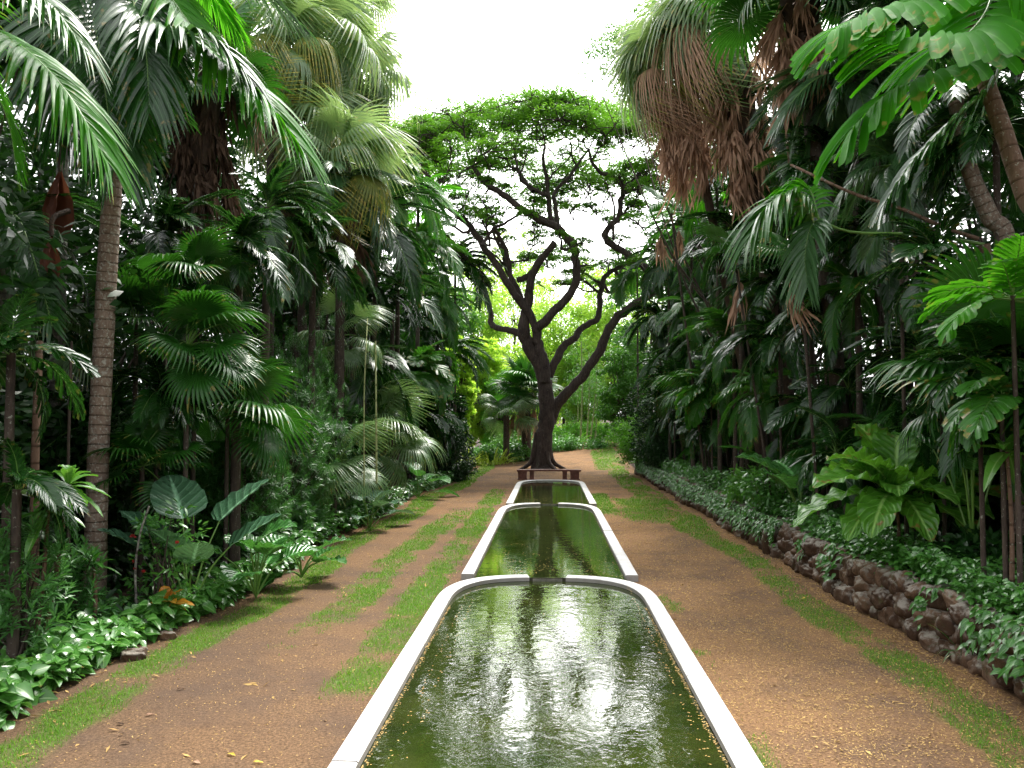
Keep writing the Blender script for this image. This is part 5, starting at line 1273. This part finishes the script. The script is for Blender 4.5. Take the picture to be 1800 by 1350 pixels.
# slanting trunks and hero fronds at upper right
def right_hero():
    b = P(1880, 560, 8.6); root = empty('fishtail_palm', (b[0], b[1], float(H(b[0], b[1]))), 'slanting brown palm trunk with bright blunt leaflets at upper right', 'palm', 'feather palms')
    o = np.array(root.location)
    mb = MB(); C = spline([(0, 0, -.1), P(1850, 480, 8.7) - o, P(1800, 340, 9) - o, P(1760, 220, 9.2) - o, P(1715, 90, 9.4) - o, P(1680, -60, 9.6) - o], 50); tube(mb, C, np.linspace(.10, .085, 50), 12, lump=.05); obj('trunk', mb, MT['bark_red'], root)
    kw = dict(npair=22, ll=.25, lw=.058, droop=.55, S=6, bare=.12, rr=.02, prof='blunt', fold=.35, ang=(75, 30), vee=.1, shape=1)
    hero_frond(root, [(1680, -60, 9.6), (1640, -20, 9.0), (1580, 15, 8.5), (1520, 30, 8.2), (1470, 50, 8.0)], '', 'fish_hero', **kw)
    hero_frond(root, [(1680, -60, 9.6), (1740, -10, 9.0), (1700, 60, 8.4), (1620, 75, 8.1), (1540, 60, 7.9)], '', 'fish_hero', **kw)
    hero_frond(root, [(1790, 60, 9.1), (1740, 90, 8.7), (1650, 130, 8.3), (1560, 165, 8.1), (1500, 225, 8.0)], '', 'fish_hero', **kw)
    hero_frond(root, [(1680, -60, 9.6), (1720, -70, 9), (1790, -20, 8.6), (1830, 60, 8.4)], '', 'fish_hero', **kw)
    hero_frond(root, [(1790, 60, 9.1), (1740, 150, 9.2), (1670, 215, 9.3), (1600, 290, 9.3), (1560, 350, 9.3)], '', 'palm_dark', **{**kw, 'ang': (60, 30), 'll': .2})
right_hero()
def ring2():
    b = P(1790, 640, 11.5); root = empty('feather_palm', (b[0], b[1], float(H(b[0], b[1]))), 'ringed trunk slanting behind the brown one at upper right', 'palm', 'feather palms')
    o = np.array(root.location); mb = MB(); C = spline([(0, 0, -.1), P(1775, 470, 11.5) - o, P(1740, 380, 11.5) - o, P(1705, 300, 11.5) - o, P(1680, 180, 11.6) - o], 50); tube(mb, C, np.linspace(.13, .10, 50), 12, lump=.03); obj('trunk', mb, MT['bark_ring'], root)
    for i in range(13): put(FR['dark'], 'frond', root, P(1680, 180, 11.6) - o, i * 2.4, R(70 - 8 * i), 0, 1.5)
ring2()
def petiole_palm():
    b = P(1800, 700, 11.5); root = empty('feather_palm', (b[0], b[1], float(H(b[0], b[1]))), 'palm sending a long yellow green leaf stalk left across the dark hollow', 'palm', 'feather palms')
    o = np.array(root.location); hub = P(1730, 430, 11.5)
    mb = MB(); tube(mb, spline([(0, 0, -.1), P(1760, 560, 11.5) - o, hub - o], 16), np.linspace(.09, .07, 16), 10); obj('trunk', mb, MT['bark_red'], root)
    hero_frond(root, [(1730, 430, 11.5), (1620, 412, 11.8), (1500, 408, 12.1), (1440, 385, 12.2), (1395, 345, 12.2), (1350, 360, 12.0), (1318, 420, 11.9)], '', 'palm_mid', npair=36, ll=.24, lw=.024, droop=.9, S=6, bare=.52, rr=.028)
    hero_frond(root, [(1440, 385, 12.2), (1420, 330, 12.4), (1380, 340, 12.5), (1345, 390, 12.5)], '', 'palm_bright', npair=26, ll=.5, lw=.05, droop=.6, S=6, bare=.1, rr=.015)
    hero_frond(root, [(1440, 385, 12.2), (1425, 400, 12.0), (1415, 450, 11.9), (1420, 500, 11.9)], '', 'palm_grey', npair=26, ll=.5, lw=.05, droop=.6, S=6, bare=.1, rr=.012)
petiole_palm()
cane([(1720, 420, 11.4), (1660, 400, 11.5), (1580, 365, 11.8), (1500, 340, 12.2), (1390, 290, 13)], .03, 'pale bare branch crossing the dark hollow above the leaf stalk', 'bark_red')
cane([(1392, 345, 17), (1385, 260, 17), (1372, 190, 17), (1330, 110, 17)], .03, 'thin liana hanging from the leaning fan palm', 'bark_red')

# big rosette (anthurium) and companions
AN = [(170, 55, 1.1), (120, 68, 1.15), (80, 62, 1.0), (40, 55, 1.0), (205, 30, 1.15), (235, 15, 1.0), (268, 5, .8), (300, 8, .95), (330, 18, 1.1), (5, 35, 1.1), (188, 45, .8), (60, 80, 1.2), (100, 80, .9), (215, 50, .9), (320, 45, .85), (285, 28, .9), (250, 35, .8), (190, 15, 1.1), (220, 8, .9), (345, 40, 1.1), (140, 45, 1.0), (310, 25, 1.0), (240, 60, .8)]
rosette(1575, 868, 12.0, 'large rosette plant with wavy ribbed leaves and brown patches on the bank', 'anthurium', len(AN), 1.55, .56, 'paddle', list_=AN, droop=.5, S=22, C=3, wave=.10, wf=6, name='birds_nest_plant', fold=.3)
rosette(1700, 880, 13.6, 'second wavy leaved rosette, darker, behind the big one', 'anthurium', 12, 1.15, .40, 'paddle', el=(80, 20), droop=.5, S=14, C=3, wave=.08, wf=4, name='birds_nest_plant', fold=.3)
rosette(1410, 935, 16.0, 'elephant ear plant with ribbed green leaves left of the wavy rosette', 'ear_green', 6, 1.0, .8, 'ear', pet=.9, droop=.3, C=3, S=12, wave=.05, name='elephant_ear', group='elephant ear plants', list_=[(170, 68, 1.1), (230, 55, 1), (80, 75, .9), (110, 80, 1), (300, 60, .9), (20, 65, .9)])
rosette(1620, 960, 13, 'elephant ear plant with dark leaves rising behind the wavy rosette', 'ear_green', 7, .95, .75, 'ear', pet=1.3, droop=.3, C=3, S=12, wave=.05, name='elephant_ear', group='elephant ear plants', el=(85, 60))
rosette(1710, 960, 11, 'elephant ear plant near the right edge at mid height', 'ear_green', 6, .75, .55, 'ear', pet=1.4, droop=.4, C=3, S=12, wave=.05, name='elephant_ear', group='elephant ear plants', el=(85, 60))
rosette(1770, 790, 8.6, 'bright broad leaf plant at the right edge', 'ti', 8, .55, .2, 'lance', el=(60, -10), droop=.6, S=10, C=2, name='broad_leaf_plant')
c = Q(1365, 880, 16.8)[0]; bush(c[0], c[1], c[2] + .1, (.75, .7, .55), 'leafy shrub with pale twigs and a few yellow leaves on the bank', 'cover', nclump=60, per=26, ls=.15, lw=.06, clr=.22, S=4, upb=.8)
c = Q(1330, 860, 18.5)[0]; bush(c[0], c[1], c[2], (.8, .8, .5), 'small leafy shrub left of the elephant ear on the bank', 'broad_mid', nclump=60, per=30, ls=.13, lw=.055, clr=.22, S=3)
for px, py, d, lab in ((1730, 1000, 10.6, 'dark leafy shrub at the right edge above the ground cover'), (1760, 890, 12.5, 'shaded shrub right of the wavy rosette')):
    c = Q(px, py, d)[0]; bush(c[0] + .2, c[1], c[2], (.6, .6, .35), lab, 'broad_dark', nclump=50, per=40, ls=.13, lw=.06, clr=.2)
strap_clump(1700, 960, 9.2, 'fine grassy palm seedling in the shade right of the rosette', 'fan_green', 30, .7, .02, .12, None, 'grassy_plant')

# ------------------------------------------------------------------ world, sun, camera
w = bpy.data.worlds.new('World'); scene.world = w; w.use_nodes = True; nt = w.node_tree; nt.nodes.clear()
sky = nt.nodes.new('ShaderNodeTexSky'); sky.sky_type = 'NISHITA'; sky.sun_disc = False
SUN_EL, SUN_AZ = R(62), R(25)     # azimuth from +Y towards +X
sky.sun_elevation = SUN_EL; sky.sun_rotation = SUN_AZ; sky.air_density = 1.0; sky.dust_density = 4.0; sky.ozone_density = 1.0
tc = nt.nodes.new('ShaderNodeTexCoord')
nz = noise(nt, tc.outputs['Generated'], 2.2, 5, .6)
cl = mixc(nt, ramp(nt, nz, .3, .7, 0, 1), (7, 7.3, 7.8), (11, 11, 11.2))
dt = nt.nodes.new('ShaderNodeVectorMath'); dt.operation = 'DOT_PRODUCT'; nt.links.new(tc.outputs['Generated'], dt.inputs[0]); GE, GA = R(42), R(4)
dt.inputs[1].default_value = (math.sin(GA) * math.cos(GE), math.cos(GA) * math.cos(GE), math.sin(GE))
glow = mth(nt, 'POWER', mth(nt, 'MAXIMUM', dt.outputs['Value'], 0), 7)
cl = mixc(nt, glow, cl, (95, 94, 92)); cl = mixc(nt, 1.0, cl, (.8, .8, .8), 'MULTIPLY')
cm = mixc(nt, .88, sky.outputs[0], cl)
bg = nt.nodes.new('ShaderNodeBackground'); bg.inputs[1].default_value = .10; nt.links.new(cm, bg.inputs[0])
o = nt.nodes.new('ShaderNodeOutputWorld'); nt.links.new(bg.outputs[0], o.inputs[0])
sl = bpy.data.lights.new('sun', 'SUN'); sl.energy = 2.6; sl.angle = R(12); sl.color = (1, .96, .88)
so = bpy.data.objects.new('sun', sl); COL.objects.link(so)
dv = Vector((math.sin(SUN_AZ) * math.cos(SUN_EL), math.cos(SUN_AZ) * math.cos(SUN_EL), math.sin(SUN_EL)))
so.rotation_euler = dv.to_track_quat('Z', 'Y').to_euler(); so.location = (0, 0, 60)
cam = bpy.data.cameras.new('camera'); cam.sensor_width = 36; cam.lens = FPX / 1800 * 36; cam.clip_end = 1500; cam.clip_start = .05
co = bpy.data.objects.new('camera', cam); COL.objects.link(co); scene.camera = co
co.location = (0, 0, CAMZ); co.rotation_euler = (PI / 2 + PITCH, 0, YAW)
HAZE = 0
if HAZE:
    m, hnt, N, Lk = nmat('haze'); v = N.new('ShaderNodeVolumePrincipled'); v.inputs['Color'].default_value = (.97, .99, .97, 1); v.inputs['Density'].default_value = HAZE; v.inputs['Anisotropy'].default_value = .3
    Lk.new(v.outputs[0], N.new('ShaderNodeOutputMaterial').inputs['Volume'])
    hb = MB(); box(hb, (0, 90, 14), (700, 620, 34)); hz = obj('haze', hb, m, smooth_=False); tag(hz, kind='stuff'); hz['label'] = 'thin pale air brightening the far trees'; hz['category'] = 'haze'
scene.view_settings.view_transform = 'Standard'; scene.view_settings.look = 'None'; scene.view_settings.gamma = 1; scene.view_settings.exposure = 1.1
scene.render.engine = 'CYCLES'; cy = scene.cycles
cy.max_bounces = 5; cy.diffuse_bounces = 2; cy.glossy_bounces = 2; cy.transmission_bounces = 3; cy.transparent_max_bounces = 8
cy.use_denoising = True; cy.caustics_reflective = False; cy.caustics_refractive = False; cy.use_adaptive_sampling = True; cy.adaptive_threshold = .02
cy.sample_clamp_indirect = 6
